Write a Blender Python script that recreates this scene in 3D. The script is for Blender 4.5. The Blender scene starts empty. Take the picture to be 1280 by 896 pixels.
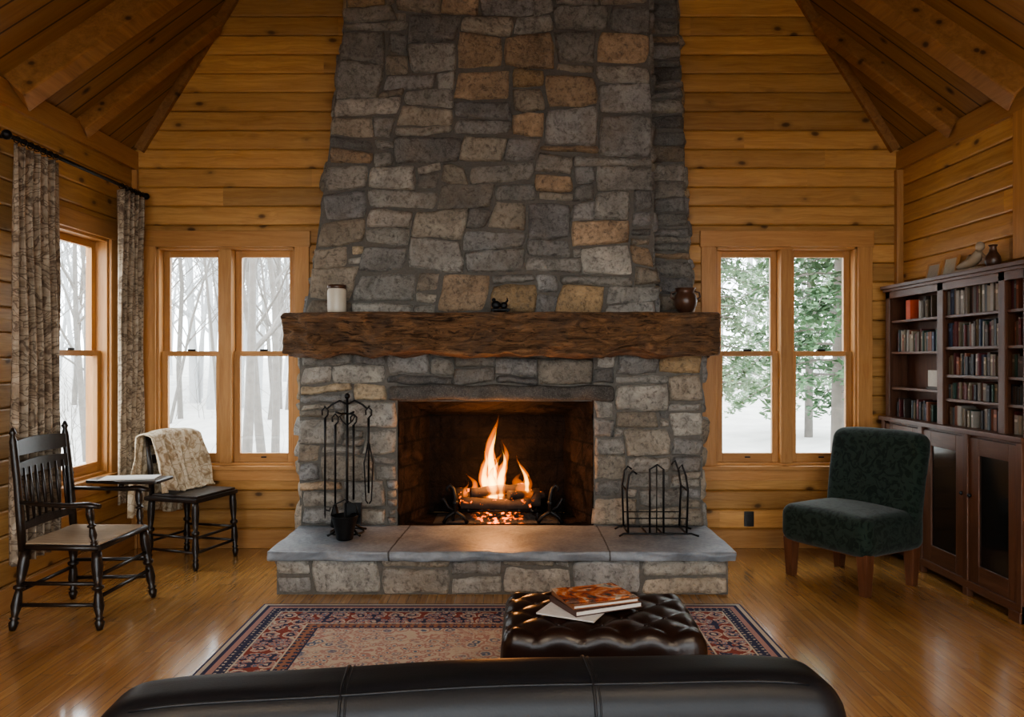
import bpy, math, random
from mathutils import Vector, Matrix, noise
random.seed(11)
def U(a,b): return random.uniform(a,b)
pi=math.pi
# ---------------------------------------------------------------- mesh builder
class MB:
    def __init__(s):
        s.v=[];s.f=[];s.m=[];s.c=[];s.sm=[];s.mi=0;s.col=(1,1,1);s.M=Matrix.Identity(4);s.smooth=False
    def av(s,p):
        s.v.append(tuple(s.M@Vector(p)));s.c.append(s.col);return len(s.v)-1
    def af(s,idx,sm=None):
        s.f.append(idx);s.m.append(s.mi);s.sm.append(s.smooth if sm is None else sm)
    def box(s,x0,x1,y0,y1,z0,z1,mp=None):
        P=[(x0,y0,z0),(x1,y0,z0),(x1,y1,z0),(x0,y1,z0),(x0,y0,z1),(x1,y0,z1),(x1,y1,z1),(x0,y1,z1)]
        if mp: P=[mp(*p) for p in P]
        i=[s.av(p) for p in P]
        for q in ((0,3,2,1),(4,5,6,7),(0,1,5,4),(1,2,6,5),(2,3,7,6),(3,0,4,7)):
            s.af([i[k] for k in q],False)
    def tube(s,pts,rad,seg=8,cap=True,flat=1.0):
        pts=[Vector(p) for p in pts]
        if not isinstance(rad,(list,tuple)): rad=[rad]*len(pts)
        n=len(pts);rings=[]
        t=(pts[1]-pts[0]).normalized()
        ref=Vector((0,0,1)) if abs(t.z)<.9 else Vector((1,0,0))
        a=t.cross(ref).normalized()
        for i in range(n):
            if i==0:t=pts[1]-pts[0]
            elif i==n-1:t=pts[-1]-pts[-2]
            else:t=pts[i+1]-pts[i-1]
            if t.length<1e-9:t=Vector((0,0,1))
            t.normalize()
            a=(a-t*a.dot(t))
            if a.length<1e-6:a=t.orthogonal()
            a.normalize();b=t.cross(a)
            rings.append([s.av(pts[i]+(a*math.cos(2*pi*k/seg)+b*flat*math.sin(2*pi*k/seg))*rad[i]) for k in range(seg)])
        for i in range(n-1):
            for k in range(seg):
                s.af([rings[i][k],rings[i][(k+1)%seg],rings[i+1][(k+1)%seg],rings[i+1][k]],True)
        if cap:
            s.af(rings[0][::-1],False);s.af(rings[-1][:],False)
    def lathe(s,c,prof,seg=24,noi=0):
        rings=[]
        for (r,z) in prof:
            rings.append([s.av((c[0]+r*math.cos(2*pi*k/seg),c[1]+r*math.sin(2*pi*k/seg),c[2]+z)) for k in range(seg)])
        for i in range(len(prof)-1):
            for k in range(seg):
                s.af([rings[i][k],rings[i][(k+1)%seg],rings[i+1][(k+1)%seg],rings[i+1][k]],True)
        s.af(rings[0][::-1],False);s.af(rings[-1][:],False)
    def ball(s,c,r,sc=(1,1,1),seg=12):
        n=seg//2
        rings=[]
        for i in range(1,n):
            th=pi*i/n
            rings.append([s.av((c[0]+r*sc[0]*math.sin(th)*math.cos(2*pi*k/seg),c[1]+r*sc[1]*math.sin(th)*math.sin(2*pi*k/seg),c[2]+r*sc[2]*math.cos(th))) for k in range(seg)])
        a=s.av((c[0],c[1],c[2]+r*sc[2]));b=s.av((c[0],c[1],c[2]-r*sc[2]))
        for k in range(seg):
            s.af([a,rings[0][k],rings[0][(k+1)%seg]],True)
            s.af([b,rings[-1][(k+1)%seg],rings[-1][k]],True)
        for i in range(len(rings)-1):
            for k in range(seg):
                s.af([rings[i][k],rings[i+1][k],rings[i+1][(k+1)%seg],rings[i][(k+1)%seg]],True)
    def grid(s,f,nu,nv,sm=True):
        I=[[s.av(f(i/nu,j/nv)) for i in range(nu+1)] for j in range(nv+1)]
        for j in range(nv):
            for i in range(nu):
                s.af([I[j][i],I[j][i+1],I[j+1][i+1],I[j+1][i]],sm)
    def rbox(s,c,size,r,n=(8,8,8),deform=None):
        h=Vector(size)/2;c=Vector(c)
        def mp(p):
            q=Vector((p[0]*h.x,p[1]*h.y,p[2]*h.z))
            inn=Vector([max(-(h[k]-r),min(h[k]-r,q[k])) for k in range(3)])
            d=q-inn
            if d.length>1e-9:d.normalize()
            o=inn+d*r
            if deform:o=Vector(deform(o))
            return o+c
        def rm(t):  # denser near ends
            q=2*t-1
            return math.copysign(1-(1-abs(q))**1.4,q)
        nx,ny,nz=n
        for sg in (-1,1):
            for ax in range(3):
                def f(u,v,ax=ax,sg=sg):
                    a,b=rm(u),rm(v)
                    if ax==0:return mp((sg,a*sg,b))
                    if ax==1:return mp((-a*sg,sg,b))
                    return mp((a*sg,b,sg))
                s.grid(f,*( (ny,nz),(nx,nz),(nx,ny))[ax])
def build(mb,name,mats,parent=None,bevel=0,loc=None,rot=None,weld=False,recalc=False,solid=0):
    me=bpy.data.meshes.new(name)
    me.from_pydata(mb.v,[],mb.f)
    for m in mats: me.materials.append(m)
    me.polygons.foreach_set('material_index',mb.m)
    me.polygons.foreach_set('use_smooth',mb.sm)
    at=me.color_attributes.new('Col','FLOAT_COLOR','POINT')
    buf=[]
    for c in mb.c: buf+= [c[0],c[1],c[2],1]
    at.data.foreach_set('color',buf)
    me.update()
    if weld or recalc:
        import bmesh
        bm=bmesh.new();bm.from_mesh(me)
        if weld:bmesh.ops.remove_doubles(bm,verts=bm.verts,dist=1e-5)
        bmesh.ops.recalc_face_normals(bm,faces=bm.faces)
        bm.to_mesh(me);bm.free()
    o=bpy.data.objects.new(name,me)
    bpy.context.scene.collection.objects.link(o)
    if parent:o.parent=parent
    if loc:o.location=loc
    if rot:o.rotation_euler=rot
    if bevel:
        b=o.modifiers.new('bev','BEVEL');b.width=bevel;b.segments=2;b.limit_method='ANGLE';b.angle_limit=math.radians(50)
    if solid:
        b=o.modifiers.new('sol','SOLIDIFY');b.thickness=solid
    return o
def empty(name,loc=(0,0,0),rz=0):
    o=bpy.data.objects.new(name,None);o.location=loc;o.rotation_euler=(0,0,rz);o.empty_display_size=.1
    bpy.context.scene.collection.objects.link(o);return o
# ---------------------------------------------------------------- node helpers
class NT:
    def __init__(s,name):
        s.mat=bpy.data.materials.new(name);s.mat.use_nodes=True;s.t=s.mat.node_tree;s.t.nodes.clear()
        s.out=s.t.nodes.new('ShaderNodeOutputMaterial')
    def nd(s,ty,ins={},**pr):
        n=s.t.nodes.new(ty)
        for k,v in pr.items():setattr(n,k,v)
        for k,v in ins.items():
            if isinstance(v,bpy.types.NodeSocket):s.t.links.new(v,n.inputs[k])
            else:n.inputs[k].default_value=v
        return n
    def m(s,op,a,b=0,c=None,clamp=False):
        ins={0:a,1:b}
        if c is not None:ins[2]=c
        return s.nd('ShaderNodeMath',ins,operation=op,use_clamp=clamp).outputs[0]
    def mix(s,f,a,b,bt='MIX'):
        def fx(c): return c if isinstance(c,bpy.types.NodeSocket) else (tuple(c)+(1,) if len(c)==3 else c)
        return s.nd('ShaderNodeMix',{0:f,6:fx(a),7:fx(b)},data_type='RGBA',blend_type=bt).outputs[2]
    def coord(s,k='Object'):return s.nd('ShaderNodeTexCoord').outputs[k]
    def map(s,v,sc=(1,1,1),loc=(0,0,0)):
        return s.nd('ShaderNodeMapping',{'Vector':v,'Scale':sc,'Location':loc}).outputs[0]
    def noise(s,v,sc=5,det=4,ro=.5,dist=0,o=0):
        return s.nd('ShaderNodeTexNoise',{'Vector':v,'Scale':sc,'Detail':det,'Roughness':ro,'Distortion':dist}).outputs[o]
    def ramp(s,f,st,interp='LINEAR'):
        n=s.nd('ShaderNodeValToRGB',{0:f});r=n.color_ramp;r.interpolation=interp
        while len(r.elements)<len(st):r.elements.new(.5)
        for e,(p,c) in zip(r.elements,st):
            e.position=p;e.color=(c,c,c,1) if isinstance(c,(int,float)) else tuple(c)+(1,)
        return n.outputs[0]
    def sep(s,v):
        n=s.nd('ShaderNodeSeparateXYZ',{0:v});return n.outputs
    def comb(s,x,y,z):return s.nd('ShaderNodeCombineXYZ',{0:x,1:y,2:z}).outputs[0]
    def attr(s):return s.nd('ShaderNodeAttribute',attribute_name='Col')
    def bump(s,h,st=.3,d=.01,n=None):
        ins={'Height':h,'Strength':st,'Distance':d}
        if n is not None:ins['Normal']=n
        return s.nd('ShaderNodeBump',ins).outputs[0]
    def fin(s,col,rough=.5,normal=None,**kw):
        ins={'Roughness':rough}
        ins['Base Color']=col if isinstance(col,bpy.types.NodeSocket) else tuple(col)+(1,)
        if normal is not None:ins['Normal']=normal
        for k,v in kw.items():ins[k.replace('_',' ')]=v
        p=s.nd('ShaderNodeBsdfPrincipled',ins)
        s.t.links.new(p.outputs[0],s.out.inputs[0]);return s.mat
def simple(name,col,rough=.5,nsc=20,var=.25,bst=.15,**kw):
    t=NT(name);c=t.coord();n=t.noise(c,nsc,5)
    cc=t.mix(n,[x*(1-var) for x in col],[min(1,x*(1+var)) for x in col])
    return t.fin(cc,rough,t.bump(n,bst,.004),**kw)
def attrmat(name,rough=.6,nsc=40,bst=.1):
    t=NT(name);n=t.noise(t.coord(),nsc,4)
    a=t.attr().outputs[0]
    return t.fin(t.mix(.35,a,t.mix(n,(.25,.25,.25),(1,1,1)),'MULTIPLY'),rough,t.bump(n,bst,.003))
def wood(name,light,dark,ax=0,rough=.5,knots=True,gs=1.0,spec=.4):
    """knotty timber; grain along world/object axis ax; Col.r brightness, Col.g offset"""
    t=NT(name);c=t.coord();a=t.sep(t.attr().outputs[0])
    off=t.m('MULTIPLY',a[1],37.0)
    x,y,z=t.sep(c)
    v=[x,y,z]
    v2=list(v);v2[ax]=t.m('ADD',v[ax],off)
    base=t.comb(*v2)
    warp=t.noise(base,3,2,.5,0,1)
    wv=t.nd('ShaderNodeVectorMath',{0:warp,3:.05},operation='SCALE').outputs[0]
    bw=t.nd('ShaderNodeVectorMath',{0:base,1:wv},operation='ADD').outputs[0]
    sc=[28*gs]*3;sc[ax]=1.6*gs
    g1=t.noise(t.map(bw,sc),1,7,.65,.9)
    sc2=[140*gs]*3;sc2[ax]=5*gs
    g2=t.noise(t.map(bw,sc2),1,3,.5)
    big=t.noise(base,1.3,3)
    f=t.m('ADD',t.m('MULTIPLY',g1,.75),t.m('MULTIPLY',g2,.25))
    f=t.ramp(f,[(.34,0),(.62,1)])
    col=t.mix(f,dark,light)
    col=t.mix(t.m('MULTIPLY',t.ramp(big,[(.3,0),(.7,1)]),.35),col,tuple(k*.6 for k in light))
    if knots:
        ks=[8.5]*3;ks[ax]=4.8
        vo=t.nd('ShaderNodeTexVoronoi',{'Vector':t.map(bw,ks),'Scale':1.0},feature='F1')
        sel=t.m('GREATER_THAN',t.sep(vo.outputs['Color'])[0],.45)
        kn=t.ramp(vo.outputs['Distance'],[(.06,1),(.12,.8),(.17,.28),(.32,0)])
        kn=t.m('MULTIPLY',kn,sel)
        col=t.mix(kn,col,tuple(k*.28 for k in dark))
    br=t.comb(a[0],a[0],a[0])
    col=t.mix(1.0,col,br,'MULTIPLY')
    return t.fin(col,rough,t.bump(g1,.15,.004),Specular_IOR_Level=spec)
# ---------------------------------------------------------------- materials
PL=(.60,.335,.122);PD=(.39,.185,.058)
M_pineX=wood('pine_boards_x',PL,PD,0,.42)
M_pineY=wood('pine_boards_y',PL,PD,1,.42)
M_trim=wood('pine_trim_v',(.54,.285,.11),(.39,.18,.062),2,.38,False)
M_trimX=wood('pine_trim_x',(.54,.285,.11),(.39,.18,.062),0,.38,False)
M_trimY=wood('pine_trim_y',(.54,.285,.11),(.39,.18,.062),1,.38,False)
M_beam=wood('beam_wood',(.42,.21,.08),(.24,.11,.036),1,.5,True,.6)
M_case=wood('walnut_case',(.125,.052,.026),(.06,.023,.011),1,.4,False)
M_caseV=wood('walnut_case_v',(.125,.052,.026),(.06,.023,.011),2,.4,False)
M_redleg=wood('mahogany_leg',(.15,.06,.03),(.08,.03,.014),2,.35,False)
M_ebon=simple('ebonised_wood',(.018,.012,.009),.35,30,.4)
M_iron=simple('wrought_iron',(.009,.009,.010),.5,60,.4,.3,Metallic=.4)
M_black=simple('black_plastic',(.02,.02,.02),.4)
def mk_stone():
    t=NT('fieldstone');c=t.coord();a=t.attr().outputs[0]
    n1=t.noise(c,6,9,.68,.6);n2=t.noise(c,30,7,.7,.4);n3=t.noise(c,2.6,4,.6);n4=t.noise(c,120,3,.6)
    col=t.mix(t.ramp(n1,[(.3,0),(.7,1)]),t.mix(1.0,a,(.66,.65,.635),'MULTIPLY'),t.mix(1.0,a,(1.45,1.43,1.40),'MULTIPLY'))
    col=t.mix(t.ramp(n2,[(.32,.75),(.52,0)]),col,(.055,.05,.046))
    col=t.mix(t.ramp(n4,[(.5,0),(.8,.30)]),col,(.52,.50,.46))
    col=t.mix(t.ramp(n3,[(.52,0),(.76,.38)]),col,(.29,.215,.14))
    h=t.m('ADD',t.m('ADD',n1,t.m('MULTIPLY',n2,.6)),t.m('MULTIPLY',n4,.12))
    return t.fin(col,.85,t.bump(h,1.0,.03),Specular_IOR_Level=.25)
M_stone=mk_stone()
M_mortar=simple('mortar',(.13,.12,.105),.95,60,.35,.6)
def mk_slab():
    t=NT('bluestone');c=t.coord();n1=t.noise(c,3,7,.65,.8);n2=t.noise(c,40,5,.6)
    col=t.mix(t.ramp(n1,[(.3,0),(.7,1)]),(.13,.15,.175),(.29,.315,.345))
    col=t.mix(t.ramp(n2,[(.5,0),(.8,.3)]),col,(.12,.11,.10))
    x,y,z=t.sep(c)
    wob=t.m('MULTIPLY',t.noise(c,9,2),.012)
    s1=t.m('LESS_THAN',t.m('ABSOLUTE',t.m('ADD',t.m('ADD',x,wob),t.m('ADD',.98,t.m('MULTIPLY',y,-.05)))),.005)
    s2=t.m('LESS_THAN',t.m('ABSOLUTE',t.m('SUBTRACT',t.m('ADD',x,wob),.60)),.005)
    s=t.m('MAXIMUM',s1,s2)
    col=t.mix(s,col,(.06,.06,.06))
    h=t.m('SUBTRACT',t.m('ADD',n1,t.m('MULTIPLY',n2,.35)),t.m('MULTIPLY',s,.8))
    return t.fin(col,t.ramp(n2,[(.3,.34),(.7,.58)]),t.bump(h,.6,.014))
M_slab=mk_slab()
def mk_mantel():
    t=NT('hewn_timber');c=t.coord()
    n1=t.noise(t.map(c,(2.2,13,13)),1.6,9,.72,1.6);n2=t.noise(t.map(c,(5,70,70)),1,6,.65);n3=t.noise(c,4,6,.68)
    f=t.ramp(n1,[(.34,0),(.47,.5),(.62,1)])
    col=t.mix(f,(.045,.024,.014),(.42,.235,.12))
    col=t.mix(t.ramp(n3,[(.46,0),(.62,.75)]),col,(.16,.11,.08))
    col=t.mix(t.ramp(n2,[(.33,.9),(.45,0)]),col,(.02,.012,.008))
    h=t.m('ADD',t.m('MULTIPLY',n1,1.4),t.m('ADD',t.m('MULTIPLY',n2,.5),n3))
    return t.fin(col,.55,t.bump(h,1.0,.035),Specular_IOR_Level=.4)
M_mantel=mk_mantel()
def mk_floor():
    t=NT('oak_strip_floor');c=t.coord();x,y,z=t.sep(c)
    w=.057
    xi=t.m('DIVIDE',x,w);bi=t.m('FLOOR',xi);fx=t.m('FRACT',xi)
    r1=t.nd('ShaderNodeTexWhiteNoise',{'W':bi},noise_dimensions='1D').outputs[0]
    yy=t.m('DIVIDE',t.m('ADD',y,t.m('MULTIPLY',r1,5.0)),1.15)
    bj=t.m('FLOOR',yy);fy=t.m('FRACT',yy)
    r2=t.nd('ShaderNodeTexWhiteNoise',{'Vector':t.comb(bi,bj,0)},noise_dimensions='2D').outputs[0]
    off=t.m('MULTIPLY',r2,40)
    g=t.noise(t.comb(t.m('MULTIPLY',x,60),t.m('ADD',t.m('MULTIPLY',y,2.2),off),0),1,6,.6,.5)
    col=t.mix(t.ramp(g,[(.3,0),(.7,1)]),(.30,.145,.048),(.56,.315,.115))
    col=t.mix(t.m('MULTIPLY',r2,.6),col,(.31,.15,.05))
    e=t.m('MAXIMUM',t.m('GREATER_THAN',t.m('ABSOLUTE',t.m('SUBTRACT',fx,.5)),.478),t.m('GREATER_THAN',t.m('ABSOLUTE',t.m('SUBTRACT',fy,.5)),.4985))
    col=t.mix(t.m('MULTIPLY',e,.6),col,(.07,.03,.012))
    h=t.m('SUBTRACT',t.m('MULTIPLY',g,.15),t.m('MULTIPLY',e,.5))
    return t.fin(col,t.m('ADD',.12,t.m('MULTIPLY',t.noise(c,6,4),.16)),t.bump(h,.08,.002),Coat_Weight=.8,Coat_Roughness=.10)
M_floor=mk_floor()
def mk_ceil(name,sg,x0):
    t=NT(name);c=t.coord();x,y,z=t.sep(c)
    xx=t.m('MULTIPLY',t.m('SUBTRACT',x,x0),sg)
    p=t.m('SUBTRACT',t.m('MULTIPLY',y,.85),t.m('MULTIPLY',xx,.994))
    q=t.m('ADD',t.m('MULTIPLY',y,.527),t.m('MULTIPLY',xx,1.6))
    pi_=t.m('DIVIDE',p,.14);fi=t.m('FLOOR',pi_);fr=t.m('FRACT',pi_)
    r=t.nd('ShaderNodeTexWhiteNoise',{'W':fi},noise_dimensions='1D').outputs[0]
    g=t.noise(t.comb(t.m('MULTIPLY',p,32),t.m('ADD',t.m('MULTIPLY',q,1.6),t.m('MULTIPLY',r,30)),0),1,6,.6,.6)
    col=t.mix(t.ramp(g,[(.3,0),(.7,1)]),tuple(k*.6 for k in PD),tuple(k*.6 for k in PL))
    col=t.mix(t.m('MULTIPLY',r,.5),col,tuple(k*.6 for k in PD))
    vo=t.nd('ShaderNodeTexVoronoi',{'Vector':t.comb(t.m('MULTIPLY',p,8),t.m('MULTIPLY',q,4),0),'Scale':1.0},feature='F1')
    kn=t.m('MULTIPLY',t.ramp(vo.outputs['Distance'],[(.05,1),(.14,.5),(.2,0)]),t.m('GREATER_THAN',t.sep(vo.outputs['Color'])[0],.6))
    col=t.mix(kn,col,(.04,.018,.006))
    e=t.m('GREATER_THAN',t.m('ABSOLUTE',t.m('SUBTRACT',fr,.5)),.46)
    col=t.mix(t.m('MULTIPLY',e,.8),col,(.025,.011,.004))
    return t.fin(col,.5,t.bump(t.m('SUBTRACT',0,e),.5,.01))
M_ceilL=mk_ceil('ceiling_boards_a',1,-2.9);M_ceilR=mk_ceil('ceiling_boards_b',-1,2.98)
def mk_rug():
    t=NT('persian_rug');c=t.coord();x,y,z=t.sep(c)
    HX,HY=1.3965,1.02
    dx=t.m('SUBTRACT',HX,t.m('ABSOLUTE',x));dy=t.m('SUBTRACT',HY,t.m('ABSOLUTE',y))
    d=t.m('MINIMUM',dx,dy)
    navy=(.06,.065,.12);red=(.30,.085,.07);cream=(.60,.53,.43);rust=(.38,.19,.13);rose=(.46,.28,.25);blue=(.15,.19,.28);pale=(.50,.41,.36)
    def motifs(sc,rnd,stops,cols):
        vo=t.nd('ShaderNodeTexVoronoi',{'Vector':c,'Scale':sc,'Randomness':rnd},feature='F1')
        fine=t.noise(c,sc*4,2)
        dd=t.m('ADD',vo.outputs['Distance'],t.m('MULTIPLY',t.m('SUBTRACT',fine,.5),.35))
        return t.ramp(dd,list(zip(stops,cols)),'CONSTANT'),vo.outputs['Color']
    field,fc=motifs(13,.85,[0,.10,.20,.34,.48,.62],[rust,cream,blue,cream,rose,cream])
    fld2,_=motifs(26,.9,[0,.2,.35,.55],[blue,cream,rose,cream])
    field=t.mix(t.ramp(t.noise(c,2.5,2),[(.42,0),(.58,1)]),field,fld2)
    b1,_=motifs(10,.15,[0,.13,.24,.36,.45],[cream,navy,rose,cream,red])
    b1b,_=motifs(24,.6,[0,.18,.3,.5],[cream,blue,rose,navy])
    b1=t.mix(t.m('GREATER_THAN',t.noise(c,9,2),.5),b1,b1b)
    g1,_=motifs(30,.05,[0,.2,.38],[red,cream,navy])
    g2,_=motifs(24,.1,[0,.22,.4],[cream,navy,rust])
    col=field
    def band(lo,colr):
        nonlocal col
        col=t.mix(t.m('LESS_THAN',d,lo),col,colr)
    band(.42,navy);band(.41,g2);band(.35,cream);band(.34,b1);band(.15,cream);band(.14,g1);band(.085,rose);band(.055,navy);band(.035,cream);band(.012,navy)
    wv=t.m('SINE',t.m('MULTIPLY',y,900))
    n=t.noise(c,120,3)
    col=t.mix(.4,col,t.mix(n,(.5,.5,.5),(1,1,1)),'MULTIPLY')
    return t.fin(col,.95,t.bump(t.m('ADD',n,t.m('MULTIPLY',wv,.2)),.5,.004),Specular_IOR_Level=.1)
M_rug=mk_rug()
def mk_curt():
    t=NT('printed_curtain');c=t.coord()
    w=t.noise(c,6,3,.5,0,1)
    cw=t.nd('ShaderNodeVectorMath',{0:c,1:t.nd('ShaderNodeVectorMath',{0:w,3:.25},operation='SCALE').outputs[0]},operation='ADD').outputs[0]
    v=t.nd('ShaderNodeTexVoronoi',{'Vector':t.map(cw,(1,11,15)),'Scale':1.6},feature='DISTANCE_TO_EDGE').outputs[0]
    n=t.noise(t.map(c,(1,14,5)),2,5,.6,1.5)
    col=t.mix(t.ramp(n,[(.38,0),(.62,1)]),(.25,.195,.14),(.46,.38,.29))
    col=t.mix(t.ramp(v,[(.02,.7),(.08,0)]),col,(.08,.052,.038))
    return t.fin(col,.9,t.bump(t.noise(c,200,2),.2,.002),Specular_IOR_Level=.1)
M_curt=mk_curt()
def mk_throw():
    t=NT('patterned_throw');c=t.coord()
    v=t.nd('ShaderNodeTexVoronoi',{'Vector':c,'Scale':17.0},feature='DISTANCE_TO_EDGE').outputs[0]
    n=t.noise(c,12,5,.6,1.2)
    col=t.mix(t.ramp(n,[(.48,0),(.6,1)]),(.60,.51,.38),(.34,.245,.15))
    col=t.mix(t.ramp(v,[(.02,.5),(.07,0)]),col,(.22,.15,.09))
    return t.fin(col,.95,t.bump(n,.3,.006),Specular_IOR_Level=.1)
M_throw=mk_throw()
def mk_green():
    t=NT('green_damask');c=t.coord()
    n=t.noise(c,14,4,.55,2.2);f=t.noise(c,160,2)
    col=t.mix(t.ramp(n,[(.44,0),(.52,1)]),(.008,.014,.010),(.019,.031,.023))
    return t.fin(col,.85,t.bump(t.m('ADD',n,t.m('MULTIPLY',f,.4)),.3,.004),Sheen_Weight=.12,Specular_IOR_Level=.15)
M_green=mk_green()
def mk_leather(name,c1,c2,r,sp=.5):
    t=NT(name);c=t.coord();n=t.noise(c,9,4);v=t.nd('ShaderNodeTexVoronoi',{'Vector':c,'Scale':170.0},feature='F1').outputs[0]
    return t.fin(t.mix(n,c1,c2),r,t.bump(t.m('ADD',t.m('MULTIPLY',v,.35),n),.16,.003),Specular_IOR_Level=sp)
M_sofa=mk_leather('black_leather',(.005,.0055,.007),(.010,.010,.012),.44,.3)
M_otto=mk_leather('oxblood_leather',(.012,.006,.004),(.030,.013,.009),.32)
M_books=attrmat('book_cloth',.6)
M_paper=simple('paper',(.75,.73,.68),.8,200,.06)
def mk_rush():
    t=NT('rush_seat');c=t.coord();x,y,z=t.sep(c)
    w=t.m('SINE',t.m('MULTIPLY',y,520));n=t.noise(t.map(c,(8,90,8)),1,4)
    return t.fin(t.mix(n,(.24,.16,.09),(.48,.36,.24)),.8,t.bump(t.m('ADD',w,n),.4,.003))
M_rush=mk_rush()
def mk_glass():
    t=NT('window_glass')
    a=t.nd('ShaderNodeBsdfTransparent',{0:(.97,.985,.98,1)});b=t.nd('ShaderNodeBsdfGlossy',{'Roughness':.02})
    m=t.nd('ShaderNodeMixShader',{0:.05,1:a.outputs[0],2:b.outputs[0]})
    t.t.links.new(m.outputs[0],t.out.inputs[0]);return t.mat
M_glass=mk_glass()
def mk_vol(name,col,st):
    t=NT(name);e=t.nd('ShaderNodeEmission',{0:tuple(col)+(1,),1:st})
    t.t.links.new(e.outputs[0],t.out.inputs['Volume']);return t.mat
M_fl1=mk_vol('flame_outer',(1,.20,.014),10);M_fl2=mk_vol('flame_core',(1,.50,.09),46)
def mk_firebox():
    t=NT('sooty_firestone');c=t.coord();x,y,z=t.sep(c)
    b=t.nd('ShaderNodeTexBrick',{'Vector':t.comb(t.m('ADD',x,y),z,0),'Color1':(.055,.036,.028,1),'Color2':(.035,.025,.021,1),'Mortar':(.02,.016,.014,1),'Scale':1.0,'Mortar Size':.008,'Brick Width':.30,'Row Height':.17})
    n=t.noise(c,4,6,.65,1.0);n2=t.noise(c,14,6,.7,.6)
    soot=t.ramp(n,[(.40,1),(.60,.15)])
    col=t.mix(soot,b.outputs[0],(.007,.006,.0055))
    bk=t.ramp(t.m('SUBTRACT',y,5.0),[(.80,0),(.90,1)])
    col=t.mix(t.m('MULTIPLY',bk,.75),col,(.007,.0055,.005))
    return t.fin(col,.95,t.bump(t.m('ADD',t.m('ADD',n,n2),t.m('MULTIPLY',b.outputs[1],-.5)),1.0,.03),Specular_IOR_Level=.15)
M_fbox=mk_firebox()
def mk_log():
    t=NT('charred_log');c=t.coord();n=t.noise(c,14,5,.6);n2=t.noise(c,22,4)
    col=t.mix(n,(.010,.008,.007),(.08,.052,.04))
    e=t.m('MULTIPLY',t.ramp(n2,[(.62,0),(.72,1)]),2.0)
    return t.fin(col,.9,t.bump(n,.6,.01),Emission_Color=(1,.16,.015,1),Emission_Strength=e)
M_log=mk_log()
def mk_ember():
    t=NT('embers');c=t.coord();n=t.noise(c,30,4);x,y,z=t.sep(c)
    mid=t.m('SUBTRACT',1.0,t.m('MULTIPLY',t.m('ABSOLUTE',t.m('ADD',x,.10)),5.0),clamp=True)
    e=t.m('MULTIPLY',t.m('MULTIPLY',t.ramp(n,[(.52,0),(.68,1)]),mid),6.0)
    return t.fin(t.mix(n,(.015,.012,.011),(.10,.09,.08)),.95,t.bump(n,.8,.02),Emission_Color=(1,.15,.012,1),Emission_Strength=e)
M_ember=mk_ember()
M_ground=simple('leaf_litter_snow',(.42,.405,.38),.95,1.5,.35,.3)
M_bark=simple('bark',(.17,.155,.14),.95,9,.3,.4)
M_bark2=simple('bark_painted_haze',(.40,.40,.40),.95,9,.15,.2)  # far trees: distance haze painted in as a paler bark colour
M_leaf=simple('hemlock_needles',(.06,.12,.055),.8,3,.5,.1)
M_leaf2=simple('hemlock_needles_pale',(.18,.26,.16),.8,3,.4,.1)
M_cream=simple('cream_ceramic',(.62,.57,.47),.35,8,.1)
M_clay=simple('dark_clay',(.07,.032,.018),.35,14,.5)
M_bronze=simple('carved_stone',(.34,.27,.19),.6,14,.4)
M_darkglass=simple('smoked_glass',(.012,.011,.010),.15,5,.2,.0)
M_fill_shade=simple('fill_linen_shade',(.7,.6,.42),.9,60,.1)

# ---------------------------------------------------------------- room
XL,XR,YB,YF=-2.9,2.98,6.0,-1.8
ZP=3.03;SL=1.6
XM=(XL+XR)/2;ZR=ZP+SL*(XR-XL)/2
mp_back=lambda a,d,z:(a,YB-d,z)
mp_left=lambda a,d,z:(XL+d,a,z)
mp_right=lambda a,d,z:(XR-d,a,z)
mp_front=lambda a,d,z:(a,YF+d,z)
mb=MB();mb.box(XL-.15,XR+.15,YF-.15,YB+.15,-.12,0);build(mb,'floor',[M_floor])
def board_wall(name,mp,a0,a1,ztop,ops,gable,mat,pitch=.1455):
    mb=MB();k=0
    while k*pitch<ztop-1e-4:
        z0=k*pitch;z1=min(ztop,z0+pitch)
        lo,hi=a0,a1
        if gable and z0>ZP:
            ins=(z0-ZP)/SL;lo=a0+ins;hi=a1-ins
            if hi-lo<.05:break
        cuts=[lo];x=lo+U(.6,3.0)
        while x<hi-.5:
            cuts.append(x);x+=U(1.8,3.8)
        cuts.append(hi)
        for ci in range(len(cuts)-1):
            mb.col=(U(.72,1.14),U(0,1),0)
            ps=[(cuts[ci],cuts[ci+1],z0,z1)]
            for (o0,o1,q0,q1) in ops:
                nn=[]
                for (p0,p1,s0,s1) in ps:
                    if p1<=o0 or p0>=o1 or s1<=q0 or s0>=q1:nn.append((p0,p1,s0,s1));continue
                    if p0<o0:nn.append((p0,o0,s0,s1))
                    if p1>o1:nn.append((o1,p1,s0,s1))
                    m0,m1=max(p0,o0),min(p1,o1)
                    if s0<q0:nn.append((m0,m1,s0,q0))
                    if s1>q1:nn.append((m0,m1,q1,s1))
                ps=nn
            for (p0,p1,s0,s1) in ps:
                h=s1-s0
                if h<.002:continue
                e=min(.008,h*.2)
                prof=[(-.15,s0),(-.016,s0),(-.003,s0+e*.6),(.001,s0+e*1.6),(.003,(s0+s1)/2),(.001,s1-e*1.6),(-.003,s1-e*.6),(-.016,s1),(-.15,s1)]
                A=[mb.av(mp(p0,d,z)) for d,z in prof];B=[mb.av(mp(p1,d,z)) for d,z in prof]
                n=len(prof)
                for i in range(n-1):mb.af([A[i],B[i],B[i+1],A[i+1]],False)
                mb.af([A[-1],B[-1],B[0],A[0]],False)
                mb.af(A[::-1],False);mb.af(B,False)
        k+=1
    return build(mb,name,[mat],recalc=True)
WZ0,WZ1=.63,2.31
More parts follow.
